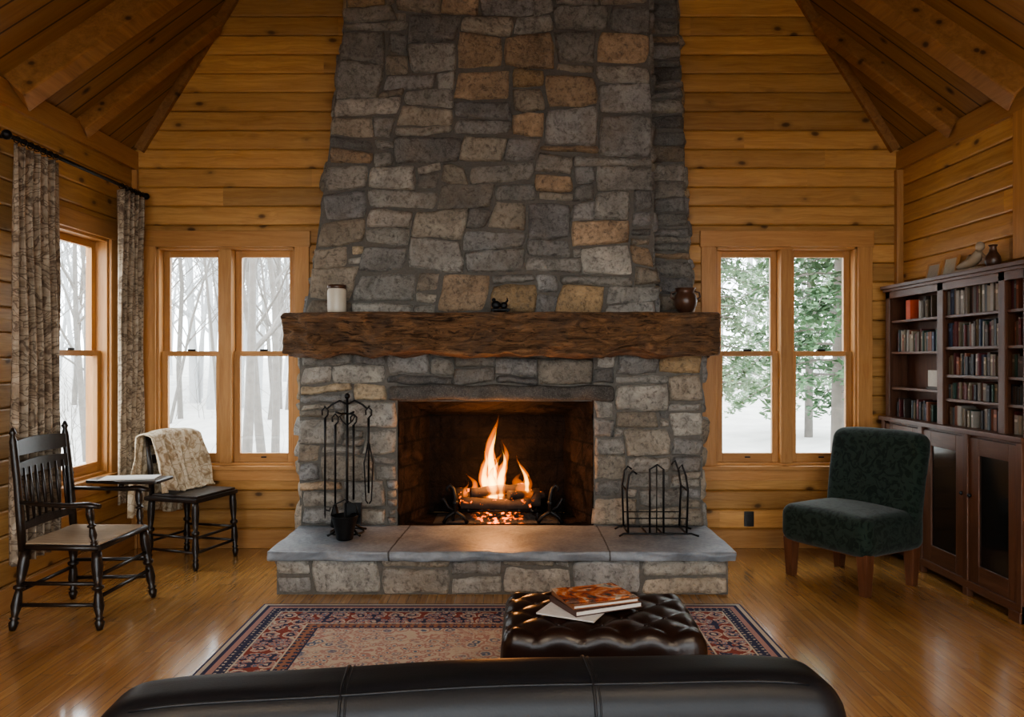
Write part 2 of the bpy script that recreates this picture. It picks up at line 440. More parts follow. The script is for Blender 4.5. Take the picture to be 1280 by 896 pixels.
W1=(-2.73,-1.656,WZ0,WZ1);W2=(1.552,2.65,WZ0,WZ1);W3=(4.80,5.62,WZ0,WZ1)
W4=(-2.4,2.5,.12,3.10)
board_wall('wall_back',mp_back,XL,XR,ZR,[W1,W2],True,M_pineX)
board_wall('wall_front',mp_front,XL,XR,ZR,[W4],True,M_pineX)
board_wall('wall_left',mp_left,YF-.14,YB+.0,ZP+.1,[W3],False,M_pineY)
board_wall('wall_right',mp_right,YF-.14,YB+.0,ZP+.1,[],False,M_pineY)
def roof(name,xa,xb,mat):
    mb=MB()
    if xa<xb:P=[(xa-.2,ZP-.2*SL),(xb,ZR),(xb,ZR+.5),(xa-.2,ZP-.2*SL+.5)]
    else:P=[(xa+.2,ZP-.2*SL),(xb,ZR),(xb,ZR+.5),(xa+.2,ZP-.2*SL+.5)]
    A=[mb.av((x,YF-.2,z)) for x,z in P];B=[mb.av((x,YB+.2,z)) for x,z in P]
    for i in range(4):mb.af([A[i],A[(i+1)%4],B[(i+1)%4],B[i]],False)
    mb.af(A[::-1]);mb.af(B)
    return build(mb,name,[mat],recalc=True)
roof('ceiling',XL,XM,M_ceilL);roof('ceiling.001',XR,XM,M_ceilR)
def beam(name,y0,side,w=.07,h=.17):
    mb=MB();x0=XL if side>0 else XR
    D=Vector((1*side,1.166,SL)).normalized();Nn=Vector((SL*side,0,-1)).normalized()
    S=D.cross(Nn).normalized()
    st=Vector((x0,y0,ZP));L=(YB-.03-y0)/D.y
    def c(t,a,b):return st+D*t+S*a*w+Nn*b*h
    i=[]
    for t in (-.05,L):
        for a,b in ((-1,-.1),(1,-.1),(1,1),(-1,1)):
            q=c(t,a,b)
            if q.y>YB-.02:
                q=q-D*((q.y-(YB-.02))/D.y)
            if (q.x-x0)*side<.0:
                q=q+D*((x0-q.x)*side+.0)/abs(D.x)
            i.append(mb.av(q))
    mb.col=(U(.85,1.05),U(0,1),0)
    for k in range(4):mb.af([i[k],i[(k+1)%4],i[4+(k+1)%4],i[4+k]],False)
    mb.af(i[:4]);mb.af(i[4:])
    build(mb,name,[M_beam],recalc=True,bevel=.012)
nb=0
for side in (1,-1):
    for y0,hh in ((4.50,.17),(5.24,.10),(3.3,.17),(2.1,.17),(.9,.17),(-.3,.17)):
        beam('roof_beam' if nb==0 else 'roof_beam.%03d'%nb,y0,side,.07 if hh>.12 else .05,hh);nb+=1
mb=MB();mb.col=(.85,.3,0)
for side,x0 in ((1,XL),(-1,XR)):
    def f(t,a,b,side=side,x0=x0):
        return (x0+side*t+side*a*SL*.53,YB-b,ZP+SL*t-a*.53)
    i=[mb.av(f(t,a,b)) for t in (.02,2.9) for a,b in ((0,0),(.07,0),(.07,.04),(0,.04))]
    for k in range(4):mb.af([i[k],i[(k+1)%4],i[4+(k+1)%4],i[4+k]],False)
    mb.af(i[:4]);mb.af(i[4:])
build(mb,'trim_1',[M_beam],recalc=True)
mb=MB();mb.col=(.9,.3,0);mb.box(XL,XL+.035,YF,YB,ZP-.14,ZP);build(mb,'trim_2',[M_trimY])
mb=MB();mb.col=(.9,.5,0);mb.box(XR-.035,XR,YF,YB,ZP-.14,ZP);build(mb,'trim_3',[M_trimY])
mb=MB();mb.col=(.95,.5,0);mb.box(XR-.05,XR,YB-.05,YB,.0,ZP-.14);mb.box(XR-.05,XR,4.44,4.58,2.03,ZP-.14)
build(mb,'trim_4',[M_trim],bevel=.004)
mb=MB();mb.col=(.95,.1,0);mb.box(XL,XL+.04,YB-.04,YB,0,ZP-.14);build(mb,'trim_5',[M_trim],bevel=.004)
mb=MB();mb.col=(.85,.2,0);mb.box(XL+.04,-1.53,YB-.025,YB-.004,0,.14);mb.box(1.38,XR-.05,YB-.025,YB-.004,0,.14);build(mb,'baseboard_back',[M_trimX],bevel=.004)
mb=MB();mb.col=(.85,.2,0);mb.box(XL+.004,XL+.025,YF,YB-.04,0,.14);build(mb,'baseboard_left',[M_trimY],bevel=.004)
def window(name,mp,W,units,rail=1.487,mh=M_trimX):
    a0,a1,z0,z1=W;root=empty(name)
    fr=MB();fh=MB();gl=MB();hw=MB()
    def B(m,*a):
        m.col=(U(.85,1.1),U(0,1),0);m.box(*a,mp=mp)
    c=.105
    B(fr,a0-c,a0+.006,0.004,.026,z0,z1);B(fr,a1-.006,a1+c,0.004,.026,z0,z1)
    B(fh,a0-c-.01,a1+c+.01,0.004,.032,z1-.006,z1+.115)
    B(fh,a0-c-.03,a1+c+.03,-.02,.055,z0-.03,z0)
    B(fh,a0-c,a1+c,.004,.022,z0-.115,z0-.03)
    B(fr,a0,a0+.025,-.15,.004,z0,z1);B(fr,a1-.025,a1,-.15,.004,z0,z1)
    B(fh,a0,a1,-.15,.004,z1-.025,z1);B(fh,a0,a1,-.15,.0,z0,z0+.02)
    n=units;wd=(a1-a0)/n
    for k in range(1,n):
        xm=a0+wd*k;B(fr,xm-.045,xm+.045,-.15,.02,z0+.02,z1-.025)
    for k in range(n):
        l=a0+wd*k+(.025 if k==0 else .045);r=a0+wd*(k+1)-(.025 if k==n-1 else .045)
        s=.048
        for (q0,q1,d0,d1,bt,tp) in ((z0+.02,rail+.02,-.075,-.04,.07,.035),(rail-.02,z1-.025,-.115,-.08,.035,.05)):
            B(fr,l,l+s,d0,d1,q0,q1);B(fr,r-s,r,d0,d1,q0,q1)
            B(fh,l+s,r-s,d0,d1,q0,q0+bt);B(fh,l+s,r-s,d0,d1,q1-tp,q1)
            gl.box(l+s,r-s,(d0+d1)/2-.002,(d0+d1)/2+.002,q0+bt,q1-tp,mp=mp)
        mid=(l+r)/2
        hw.box(mid-.03,mid+.03,-.045,-.03,rail+.02,rail+.035,mp=mp)
        hw.box(mid-.02,mid+.02,-.04,-.028,z0+.055,z0+.065,mp=mp)
    build(fr,'frame_uprights',[M_trim],root,bevel=.003);build(fh,'frame_rails',[mh],root,bevel=.003)
    build(gl,'glass',[M_glass],root);build(hw,'sash_locks',[M_iron],root,bevel=.002)
    return root
window('window_1',mp_back,W1,2);window('window_2',mp_back,W2,2);window('window_3',mp_left,W3,1,mh=M_trimY)
window('unseen_fill_window',mp_front,W4,4)  # unseen window added behind the camera, enlarged to send daylight onto the stonework
# ---------------------------------------------------------------- stonework
PAL=[(.27,.26,.24),(.32,.31,.285),(.22,.217,.207),(.36,.345,.31),(.25,.247,.245),(.31,.28,.235),(.20,.197,.19),(.34,.315,.28),(.29,.287,.28),(.30,.26,.21)]
TAN=[(.40,.285,.165),(.42,.335,.23),(.36,.265,.18),(.38,.28,.19)]
def stones(mb,f,W,H,cu,cv,holes=(),res=.028,sw=(2,3,4,4,5,6),sh=(1,2,2,3,3,4),prot=(.016,.05),tint=None,seed=1,tan=.10,wa=.034,kr=(.05,.30),jt=.012):
    rn=random.Random(seed);nu=max(1,round(W/cu));nv=max(1,round(H/cv));du=W/nu;dv=H/nv
    occ=[[False]*nu for _ in range(nv)]
    for (i0,j0,i1,j1) in holes:
        for j in range(max(0,j0),min(nv,j1)):
            for i in range(max(0,i0),min(nu,i1)):occ[j][i]=True
    so=rn.uniform(0,50)
    def warp(u,v):
        n=noise.noise_vector(Vector((u*2.9+so,v*3.4,so)))
        return u+n.x*wa,v+n.y*wa
    for j in range(nv):
        for i in range(nu):
            if occ[j][i]:continue
            w=rn.choice(sw);h=rn.choice(sh)
            if h>=3 and w<4:w=4
            if h==1:w=min(w+1,7)
            ww=0
            while ww<w and i+ww<nu and not occ[j][i+ww]:ww+=1
            w=ww
            if i+w==nu-1 and not occ[j][nu-1]:w+=1
            while h>1 and h*dv>w*du*.95:h-=1
            hh=1
            while hh<h and j+hh<nv and all(not occ[j+hh][i+k] for k in range(w)):hh+=1
            h=hh
            for b in range(h):
                for a in range(w):occ[j+b][i+a]=True
            u0,u1,v0,v1=i*du,(i+w)*du,j*dv,(j+h)*dv
            C=[warp(u0,v0),warp(u1,v0),warp(u1,v1),warp(u0,v1)]
            C=[(a+rn.uniform(-jt,jt),b+rn.uniform(-jt,jt)) for a,b in C]
            nx=max(6,int((u1-u0)/res)+3);ny=max(6,int((v1-v0)/res)+3)
            P=rn.uniform(*prot);tx=rn.uniform(-.016,.016);ty=rn.uniform(-.016,.016)
            c=rn.choice(TAN) if rn.random()<tan else rn.choice(PAL)
            k=rn.uniform(.78,1.22);c=[q*k for q in c]
            cc=tint((u0+u1)/2,(v0+v1)/2) if tint else 1
            mb.col=tuple(q*cc for q in c)
            kk=rn.uniform(*kr);gw=.0015;sd=rn.uniform(0,99)
            Wd,Ht=u1-u0,v1-v0
            sk=rn.uniform(-.10,.10)
            def g(s,t):
                qx=2*s-1;qy=2*t-1
                x=math.copysign(1-(1-abs(qx))**1.7,qx);y=math.copysign(1-(1-abs(qy))**1.7,qy)
                X=x*math.sqrt(1-kk*y*y/2)*(1-2*gw/Wd);Y=y*math.sqrt(1-kk*x*x/2)*(1-2*gw/Ht)
                a=(X+1)/2;b=(Y+1)/2
                u=(C[0][0]*(1-a)+C[1][0]*a)*(1-b)+(C[3][0]*(1-a)+C[2][0]*a)*b
                v=(C[0][1]*(1-a)+C[1][1]*a)*(1-b)+(C[3][1]*(1-a)+C[2][1]*a)*b
                u+=sk*(b-.5)*Ht
                nn=noise.noise_vector(Vector((u*9+sd,v*9,sd)))
                u+=nn.x*.013;v+=nn.y*.013
                ex=(1-abs(x))*Wd/2;ey=(1-abs(y))*Ht/2;e=min(ex,ey)
                rr=.022
                ed=1-(1-min(1,e/rr))**2.4
                hgt=-.014+(P+.014+tx*x+ty*y)*ed
                fr=noise.fractal(Vector((u*9+sd,v*9,sd)),1.0,2.0,4)
                rid=abs(noise.noise(Vector((u*5+sd*2,v*6,sd))))
                hgt+=ed*(fr*.014-rid*.028)
                return f(u,v,max(hgt,-.014+.022*ed))
            mb.grid(g,nx,ny)
fp=empty('stone_fireplace')
BX0,BX1,BY=-1.49,1.337,5.49
HT=.28
nu=37;cuB=(BX1-BX0)/nu;cvB=1.24/20
OX0=BX0+9*cuB;OX1=BX0+27*cuB;OZ1=HT+14*cvB
st=MB();st.smooth=True
def soot(u,v):
    x=BX0+u;z=HT+v
    d=math.hypot(max(0,abs(x-(OX0+OX1)/2)-.5),max(0,z-OZ1)*.8)
    k=.42+.58*min(1,d/.36)
    if z<OZ1 and (x<OX0 or x>OX1):k=max(k,.92)
    return k
stones(st,lambda u,v,h:(BX0+u,BY-h,HT+v),BX1-BX0,1.24,cuB,cvB,holes=[(9,0,27,14),(8,14,29,16)],tint=soot,seed=5,res=.022,tan=.05,sw=(2,3,3,4,5,5),sh=(1,1,2,2,3,3),wa=.028,jt=.008)
stones(st,lambda u,v,h:(BX0-h,5.98-u,v),.49,1.5,.09,.075,seed=8,res=.04)
stones(st,lambda u,v,h:(BX1+h,BY+u,v),.49,1.5,.09,.075,seed=9,res=.04)
CY=5.6;CZ0=1.52
def xl(z):
    t=min(1,max(0,(z-1.78)/2.06));return -1.485+.285*t**.85 if z<3.84 else -1.20+.02*(z-3.84)
def xr(z):
    t=(z-1.78)/2.06;return 1.03-.045*min(t,1.5)
def xr2(z):
    t=(z-1.78)/2.06;return 1.335-.10*min(max(t,0),1.6)
Wc=2.4;Hc=4.3
stones(st,lambda u,v,h:(xl(CZ0+v)+(xr(CZ0+v)-xl(CZ0+v))*u/Wc,CY-h,CZ0+v),Wc,Hc,.084,.066,seed=41,res=.024,tan=.10,sw=(2,3,4,4,5,5,6,6),sh=(1,2,2,3,3,4),wa=.055,jt=.012,kr=(.08,.36))
stones(st,lambda u,v,h:(xl(CZ0+v)-h,5.99-u,CZ0+v),.38,Hc,.09,.075,seed=22,res=.045)
stones(st,lambda u,v,h:(xr(CZ0+v)+h,CY+u,CZ0+v),.2,Hc,.09,.075,seed=23,res=.04)
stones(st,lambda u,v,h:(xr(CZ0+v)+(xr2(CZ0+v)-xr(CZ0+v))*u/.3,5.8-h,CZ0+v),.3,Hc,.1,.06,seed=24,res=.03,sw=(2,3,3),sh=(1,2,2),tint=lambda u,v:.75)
stones(st,lambda u,v,h:(xr2(CZ0+v)+h,5.8+u,CZ0+v),.19,Hc,.09,.075,seed=25,res=.045)
RX0,RX1,RY=-1.446,1.328,4.81
stones(st,lambda u,v,h:(RX0+u,RY-h,v),RX1-RX0,.225,.105,.056,seed=34,res=.022,sw=(2,3,3,4),sh=(2,2,3,4),prot=(.010,.026),tan=.0,tint=lambda u,v:1.2,wa=.015,jt=.006)
stones(st,lambda u,v,h:(RX0-h,BY-u,v),BY-RY,.225,.105,.056,seed=32,res=.03,prot=(.005,.022),wa=.015)
stones(st,lambda u,v,h:(RX1+h,RY+u,v),BY-RY,.225,.105,.056,seed=33,res=.03,prot=(.005,.022),wa=.015)
LX0=BX0+8*cuB;LX1=BX0+29*cuB
st.col=(.10,.093,.087)
st.rbox(((LX0+LX1)/2,BY+.04,OZ1+.05),(LX1-LX0-.02,.17,.105),.03,(60,8,8),lambda p:(p.x,p.y+.02*noise.noise(p*7),p.z+.022*noise.noise(p*4+Vector((3,3,3)))+.012*math.cos(p.x*1.6)))
build(st,'stones',[M_stone],fp)
co=MB()
co.box(BX0,OX0,BY,5.99,0,1.76);co.box(OX1,BX1,BY,5.99,0,1.5);co.box(OX0,OX1,BY+.02,5.99,OZ1,1.76);co.box(OX0,OX1,BY,5.99,0,HT-.06)
def prism(mb,fl,fr,y0,y1,zs):
    R=[]
    for z in zs:R.append([mb.av((fl(z),y0,z)),mb.av((fr(z),y0,z)),mb.av((fr(z),y1,z)),mb.av((fl(z),y1,z))])
    for a,b in zip(R,R[1:]):
        for k in range(4):mb.af([a[k],a[(k+1)%4],b[(k+1)%4],b[k]],False)
    mb.af(R[0][::-1]);mb.af(R[-1])
zs=[1.5+i*.25 for i in range(19)]
prism(co,xl,xr,CY,5.99,zs);prism(co,lambda z:.8,xr2,5.8,5.99,zs)
co.box(RX0,RX1,RY,BY,0,.22)
build(co,'mortar_core',[M_mortar],fp)
# firebox: rough sooty masonry, splayed sides
fb=MB();fb.smooth=True;bx0,bx1,by,bz=OX0+.17,OX1-.17,5.955,OZ1-.12
F=[Vector(p) for p in ((OX0,BY,HT-.003),(OX1,BY,HT-.003),(OX1,BY,OZ1+.02),(OX0,BY,OZ1+.02))];K=[Vector(p) for p in ((bx0,by,HT-.003),(bx1,by,HT-.003),(bx1,by,bz),(bx0,by,bz))]
def rough(p,floor=False):
    if floor:return p+Vector((0,0,.003*noise.noise(p*9)))
    n=noise.noise_vector(p*7)*.012+noise.noise_vector(p*19)*.006
    # coursed blocks
    bz_=abs(((p.z-.05)/.17)%1-.5);off=.15*(int((p.z-.05)/.17)%2)
    bx_=abs(((p.x+p.y+off)/.30)%1-.5)
    k=-.010 if (bz_>.46 or bx_>.475) else 0
    c=Vector(((OX0+OX1)/2,BY-.2,.7));d=(c-p).normalized()
    return p+n*.8+d*k+d*.006
def quadgrid(a,b,c,d,nu_,nv_,fl=False):
    fb.grid(lambda u,v:rough((a*(1-u)+b*u)*(1-v)+(d*(1-u)+c*u)*v,fl),nu_,nv_)
quadgrid(F[0],F[1],K[1],K[0],30,12,True)
quadgrid(F[1],K[1],K[2],F[2],30,48);quadgrid(F[2],K[2],K[3],F[3],20,50);quadgrid(F[3],K[3],K[0],F[0],30,48)
quadgrid(K[0],K[1],K[2],K[3],70,48)
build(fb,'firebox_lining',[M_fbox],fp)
sl=MB()
def sdef(p):
    fr=noise.fractal(Vector((p.x*5,p.y*5,p.z*30)),1,2,4)
    edge=1 if p.y<-.3 else 0
    return (p.x+.010*noise.noise(p*6),p.y+(.016*fr+.010*noise.noise(p*9))*edge,p.z+.0035*noise.noise(p*5)+(-.004*abs(fr) if edge else 0))
sl.rbox(((-1.49+1.364)/2,(4.74+BY+.01)/2,HT-.03),(2.854,BY+.01-4.74,.06),.010,(160,24,6),sdef)
build(sl,'hearth_slab',[M_slab],fp)
mt=MB()
def mdef(p):
    n=noise.fractal(Vector((p.x*3,p.y*7,p.z*9)),1,2,5);m=abs(noise.noise(Vector((p.x*3.2,p.y*3+7,p.z*5))));g=abs(noise.noise(Vector((p.x*8,3,p.z*16))))
    fy=-1 if p.y<-.12 else 0
    top=p.z>.1
    bot=p.z<-.09
    return (p.x+.014*noise.noise(p*9),p.y-fy*(-.032*n+.07*m+.04*g),p.z+(0 if top else (.026*n+.06*m*(1 if bot else .5)+.02*noise.noise(Vector((p.x*3,2,1)))))+(.004*n if top else 0))
mt.rbox((-.075,5.395,1.61),(2.94,.41,.30),.02,(220,14,26),mdef)
build(mt,'mantel_beam',[M_mantel],fp,weld=True)

# ---------------------------------------------------------------- fire
fire=empty('log_fire')
def tongue(mb,x,y,z,h,r,lean=0,seed=0):
    pts=[];rad=[];n=20
    for i in range(n+1):
        t=i/n
        rr=r*(math.sin(pi*min(1,(t*.93+.07))**.62))*(1-.25*t)
        rr*=1+.35*noise.noise(Vector((seed,t*7,0)))
        pts.append((x+lean*t*t*h+.26*r*math.sin(t*7+seed)*t*1.6,y+.02*math.sin(t*5+seed),z+h*t))
        rad.append(max(rr,.0015))
    mb.tube(pts,rad,12,flat=.5)
TG=[(-.14,5.70,.43,.62,.105,.0,1),(-.19,5.72,.43,.40,.085,-.06,2),(-.08,5.70,.43,.42,.09,.06,3),(-.27,5.68,.43,.18,.06,-.2,4),
    (.11,5.70,.45,.29,.055,-.22,5),(.04,5.70,.44,.18,.06,.1,6),(-.14,5.66,.41,.36,.12,.05,7),(-.34,5.70,.43,.12,.035,.1,8),(.09,5.68,.43,.17,.075,.1,9)]
fl=MB()
for T in TG:tongue(fl,*T)
build(fl,'flames_outer',[M_fl1],fire,recalc=True)
fl=MB()
for (x,y,z,h,r,l,s) in TG:
    if h>.21:tongue(fl,x,y-.0,z+.01,h*.82,r*.62,l,s)
build(fl,'flames_core',[M_fl2],fire,recalc=True)
lg=MB()
def log(mb,p0,p1,r,s):
    p0=Vector(p0);p1=Vector(p1);n=10
    mb.tube([p0.lerp(p1,i/n)+noise.noise_vector(Vector((s,i*.5,0)))*.012 for i in range(n+1)],[r*(1+.2*noise.noise(Vector((s,i*.7,3)))) for i in range(n+1)],12)
log(lg,(-.42,5.74,.415),(.20,5.72,.42),.05,1);log(lg,(-.36,5.60,.41),(.14,5.60,.405),.042,2)
log(lg,(-.30,5.62,.49),(.10,5.74,.50),.036,3);log(lg,(-.02,5.58,.48),(.24,5.80,.44),.03,4);log(lg,(-.42,5.84,.43),(.2,5.84,.43),.055,5)
build(lg,'logs',[M_log],fire)
eb=MB();eb.smooth=True
eb.grid(lambda u,v:(-.56+.92*u,5.53+.36*v,.283+.07*math.sin(pi*u)*math.sin(pi*min(1,v*1.1))*(.6+.8*abs(noise.noise(Vector((u*14,v*8,1)))))),50,24)
build(eb,'ash_bed',[M_ember],fire)
gr=MB()
for k in range(7):
    x=-.40+k*.09;gr.tube([(x,5.56,.37),(x,5.86,.37)],.008,6)
gr.tube([(-.44,5.57,.365),(.20,5.57,.365)],.009,6);gr.tube([(-.44,5.85,.365),(.20,5.85,.365)],.009,6)
for x in(-.42,.18):
    for y in(5.58,5.84):gr.tube([(x,y,.28),(x,y,.37)],.009,6)
build(gr,'fire_grate',[M_iron],fire)
def andiron(name,x,sgn):
    a=MB()
    a.tube([(x,5.54,.36),(x,5.66,.355),(x,5.84,.35)],.012,8)
    a.tube([(x,5.84,.285),(x,5.84,.36)],.012,8)
    Y=5.53
    pts=[(x,Y,.36),(x,Y,.46),(x+.014*sgn,Y,.53),(x+.038*sgn,Y,.555),(x+.058*sgn,Y,.535),(x+.05*sgn,Y,.51)]
    a.tube(pts,[.017,.015,.013,.013,.013,.014],8)
    a.tube([(x+sgn*-.01,Y,.37),(x+sgn*.05,Y,.40),(x+sgn*.085,Y,.46),(x+sgn*.10,Y,.45)],.010,8)
    a.tube([(x-.085,Y,.289),(x-.06,Y,.33),(x,Y,.37),(x+.06,Y,.33),(x+.085,Y,.289)],[.013,.012,.016,.012,.013],8)
    a.ball((x,Y,.43),.023)
    build(a,name,[M_iron],fire)
andiron('andiron_a',-.40,-1);andiron('andiron_b',.27,1)
# ---------------------------------------------------------------- fire tools
ft=MB();X,Y,Z=-1.10,5.22,HT+.004
ft.tube([(X,Y,Z+.03),(X,Y,Z+.90)],.009,8);ft.ball((X,Y,Z+.915),.02)
for k in range(4):
    a=k*pi/2+pi/4;dx,dy=math.cos(a),math.sin(a)
    ft.tube([(X,Y,Z+.12),(X+dx*.04,Y+dy*.04,Z+.06),(X+dx*.11,Y+dy*.11,Z+.02),(X+dx*.15,Y+dy*.15,Z+.008)],.008,6)
ft.tube([(X+.11*math.cos(t*pi/8),Y+.11*math.sin(t*pi/8),Z+.012) for t in range(17)],.006,6)
for s in (-1,1):
    ft.tube([(X,Y,Z+.86),(X+s*.05,Y,Z+.885),(X+s*.10,Y,Z+.86),(X+s*.135,Y,Z+.83),(X+s*.15,Y-.01,Z+.85)],.007,6)
    ft.tube([(X,Y,Z+.80),(X+s*.03,Y-.05,Z+.80),(X+s*.06,Y-.08,Z+.815)],.007,6)
    ft.tube([(X,Y,Z+.72),(X+s*.035,Y,Z+.75),(X+s*.05,Y,Z+.78),(X+s*.02,Y,Z+.80)],.005,6)
def tool(x,y,zt,zb,kind):
    ft.tube([(x-.018,y,zt-.03),(x-.02,y,zt),(x,y,zt+.022),(x+.02,y,zt),(x+.018,y,zt-.03),(x,y,zt-.05)],.006,6)
    ft.tube([(x,y,zt-.05),(x,y,zt-.2),(x,y,zb+.05)],[.009,.007,.007],6)
    if kind=='poker':ft.tube([(x,y,zb+.06),(x,y,zb),(x,y,zb-.03)],[.007,.006,.002],6);ft.tube([(x,y,zb+.03),(x+.03,y,zb+.02),(x+.035,y,zb+.045)],.005,6)
    if kind=='shovel':
        ft.box(x-.05,x+.05,y-.006,y+.004,zb-.11,zb+.03);ft.box(x-.055,x-.048,y-.03,y+.004,zb-.11,zb+.03);ft.box(x+.048,x+.055,y-.03,y+.004,zb-.11,zb+.03)
    if kind=='brush':ft.lathe((x,y,zb-.1),[(.028,0),(.032,.02),(.022,.10),(.008,.15)],10)
    if kind=='tongs':
        for s in(-1,1):ft.tube([(x,y,zt-.2),(x+s*.03,y,zt-.35),(x+s*.018,y,zb),(x+s*.004,y,zb-.02)],.005,6)
tool(X-.145,Y-.01,Z+.82,Z+.13,'poker');tool(X+.145,Y-.01,Z+.82,Z+.22,'tongs');tool(X-.06,Y-.085,Z+.78,Z+.16,'brush');tool(X+.06,Y-.085,Z+.78,Z+.19,'shovel')
sx,sy=X+.02,Y-.17
ft.lathe((sx,sy,Z),[(.05,0),(.055,.01),(.062,.06),(.088,.15),(.09,.155),(.083,.15),(.055,.05),(.01,.02)],18)
ft.tube([(sx-.088,sy,Z+.15),(sx-.07,sy,Z+.22),(sx,sy,Z+.255),(sx+.07,sy,Z+.22),(sx+.088,sy,Z+.15)],.004,6)
build(ft,'fireplace_tool_set',[M_iron],loc=(0,0,0))
rk=MB();X0,X1,Yr=.73,1.17,5.22;Z=HT+.006
def bar(*p,r=.007):rk.tube(list(p),r,6)
for y in(Yr-.11,Yr+.11):
    bar((X0-.03,y,Z+.004),(X0,y,Z+.02),(X1,y,Z+.02),(X1+.05,y,Z+.004))
    bar((X0+.03,y,Z+.02),(X0+.02,y,Z+.30),(X0+.035,y,Z+.40),(X0+.06,y,Z+.43),(X0+.085,y,Z+.41))
    bar((X1-.03,y,Z+.02),(X1-.02,y,Z+.30),(X1-.035,y,Z+.40),(X1-.06,y,Z+.47),(X1-.085,y,Z+.44))
    bar((X0+.03,y,Z+.12),(X1-.03,y,Z+.12),r=.004)
for x in(X0+.03,X0+.15,X0+.25,X1-.03):bar((x,Yr-.11,Z+.02),(x,Yr+.11,Z+.02))
bar((X0+.02,Yr-.11,Z+.3),(X0+.02,Yr+.11,Z+.3));bar((X1-.02,Yr-.11,Z+.3),(X1-.02,Yr+.11,Z+.3))
bar((X0+.17,Yr-.11,Z+.02),(X0+.17,Yr-.11,Z+.44),(X0+.22,Yr-.11,Z+.47),(X0+.26,Yr-.11,Z+.44),(X0+.26,Yr-.11,Z+.02))
bar((X0+.215,Yr-.11,Z+.02),(X0+.215,Yr-.11,Z+.46),r=.004)
build(rk,'firewood_rack',[M_iron])
# ---------------------------------------------------------------- mantel objects
m=MB();m.lathe((0,0,0),[(.052,0),(.062,.006),(.064,.03),(.064,.15),(.058,.165),(.060,.17),(.062,.185),(.054,.185),(.05,.16),(.02,.155)],28)
m.mi=1;m.lathe((0,0,0),[(.0645,.165),(.0655,.170),(.0645,.180),(.0635,.190),(.056,.191),(.054,.186)],28)
build(m,'ceramic_jar',[M_cream,M_clay],loc=(-1.20,5.36,1.762))
m=MB();m.lathe((0,0,0),[(.035,0),(.042,.005),(.05,.012),(.075,.05),(.08,.085),(.072,.12),(.058,.14),(.066,.165),(.072,.17),(.064,.168),(.05,.14),(.02,.12)],28)
m.tube([(-.075,0,.09),(-.10,0,.11),(-.095,0,.14),(-.062,0,.15)],.007,6);m.tube([(.075,0,.09),(.10,0,.11),(.095,0,.14),(.062,0,.15)],.007,6)
build(m,'clay_pot',[M_clay],loc=(1.19,5.37,1.762))
m=MB();m.rbox((0,0,.02),(.13,.05,.02),.008,(6,4,3));m.ball((-.03,0,.055),.028,(1.2,.7,1));m.ball((.025,0,.05),.025,(1,.7,1));m.ball((-.045,0,.088),.014);m.tube([(.03,0,.06),(.05,0,.085),(.045,0,.1)],[.01,.007,.004],6);m.box(-.055,-.045,-.02,.02,0,.02);m.box(.045,.055,-.02,.02,0,.02)
build(m,'iron_figurine',[M_iron],loc=(-.08,5.36,1.763))
# ---------------------------------------------------------------- curtains
CX=-2.765
rod=empty('curtain_rod')
m=MB();m.tube([(CX,4.30,2.675),(CX,5.90,2.675)],.012,10);m.ball((CX,4.28,2.675),.028)
m.ball((CX,5.91,2.675),.026)
for y in(4.32,5.875):m.tube([(XL+.002,y,2.675),(CX,y,2.675)],.009,8);m.box(XL+.0,XL+.012,y-.02,y+.02,2.655,2.72)
for y in [4.37+.062*k for k in range(7)]+[5.54+.062*k for k in range(6)]:
    m.tube([(CX+.019*math.cos(t*pi/5),y,2.672+.019*math.sin(t*pi/5)) for t in range(11)],.003,5,cap=False)
build(m,'rod',[M_iron],rod)
def curtain(name,y0,y1,z0,folds,seed):
    m=MB();m.smooth=True;z1=2.644
    def f(u,v):
        z=z0+(z1-z0)*v
        am=.026+.012*math.sin(v*3+seed)
        ph=u*folds*2*pi+.5*noise.noise(Vector((u*3,v*2,seed)))*2
        yy=y0+(y1-y0)*u+.012*math.cos(ph)+(u-.5)*.05*(1-v)
        return (CX+am*math.sin(ph)+.012*noise.noise(Vector((u*9,v*3,seed))),yy,z)
    m.grid(f,folds*14,30)
    return build(m,name,[M_curt],solid=.004)
curtain('curtain',4.33,4.76,.30,6,1);curtain('curtain.001',5.50,5.85,.42,5,4)
# ---------------------------------------------------------------- rug
RXc=(-1.455+1.338)/2;RYc=(4.59+2.55)/2
m=MB();m.smooth=True;m.rbox((0,0,.006),(2.793,2.04,.012),.005,(30,22,2))
build(m,'persian_rug',[M_rug],loc=(RXc,RYc,.001))
# ---------------------------------------------------------------- ottoman
ot=empty('tufted_ottoman',(.352,3.175,0),math.radians(-1.5))
m=MB();m.smooth=True;p_=.118
def od(p):
    x,y,z=p
    tx=(x+y)/p_;ty=(x-y)/p_
    pf=(abs(math.sin(pi*tx*.7))*abs(math.sin(pi*ty*.7)))**.5
    k=max(0,min(1,(z-.03)/.06))
    z2=z+k*(.018*pf)-.010*k*((x/.39)**4+(y/.275)**4)
    b=.008*(abs(math.sin(pi*x/p_*.7))**.5) if abs(y)>.25 else 0
    b2=.008*(abs(math.sin(pi*y/p_*.7))**.5) if abs(x)>.36 else 0
    q=(1-abs(z)/.13)
    return (x+math.copysign(b2*q,x),y+math.copysign(b*q,y),z2)
m.rbox((0,0,.30),(.77,.55,.25),.055,(96,70,18),od)
build(m,'cushion',[M_otto],ot,weld=True)
m=MB();per=p_/.7
for i in range(-8,9):
    for j in range(-8,9):
        x=(i+j)*per/2;y=(i-j)*per/2
        if abs(x)<.33 and abs(y)<.22:m.ball((x,y,.426),.010,(1,1,.6),8)
build(m,'buttons',[M_otto],ot)
m=MB();m.box(-.33,.33,-.22,.22,.14,.18)
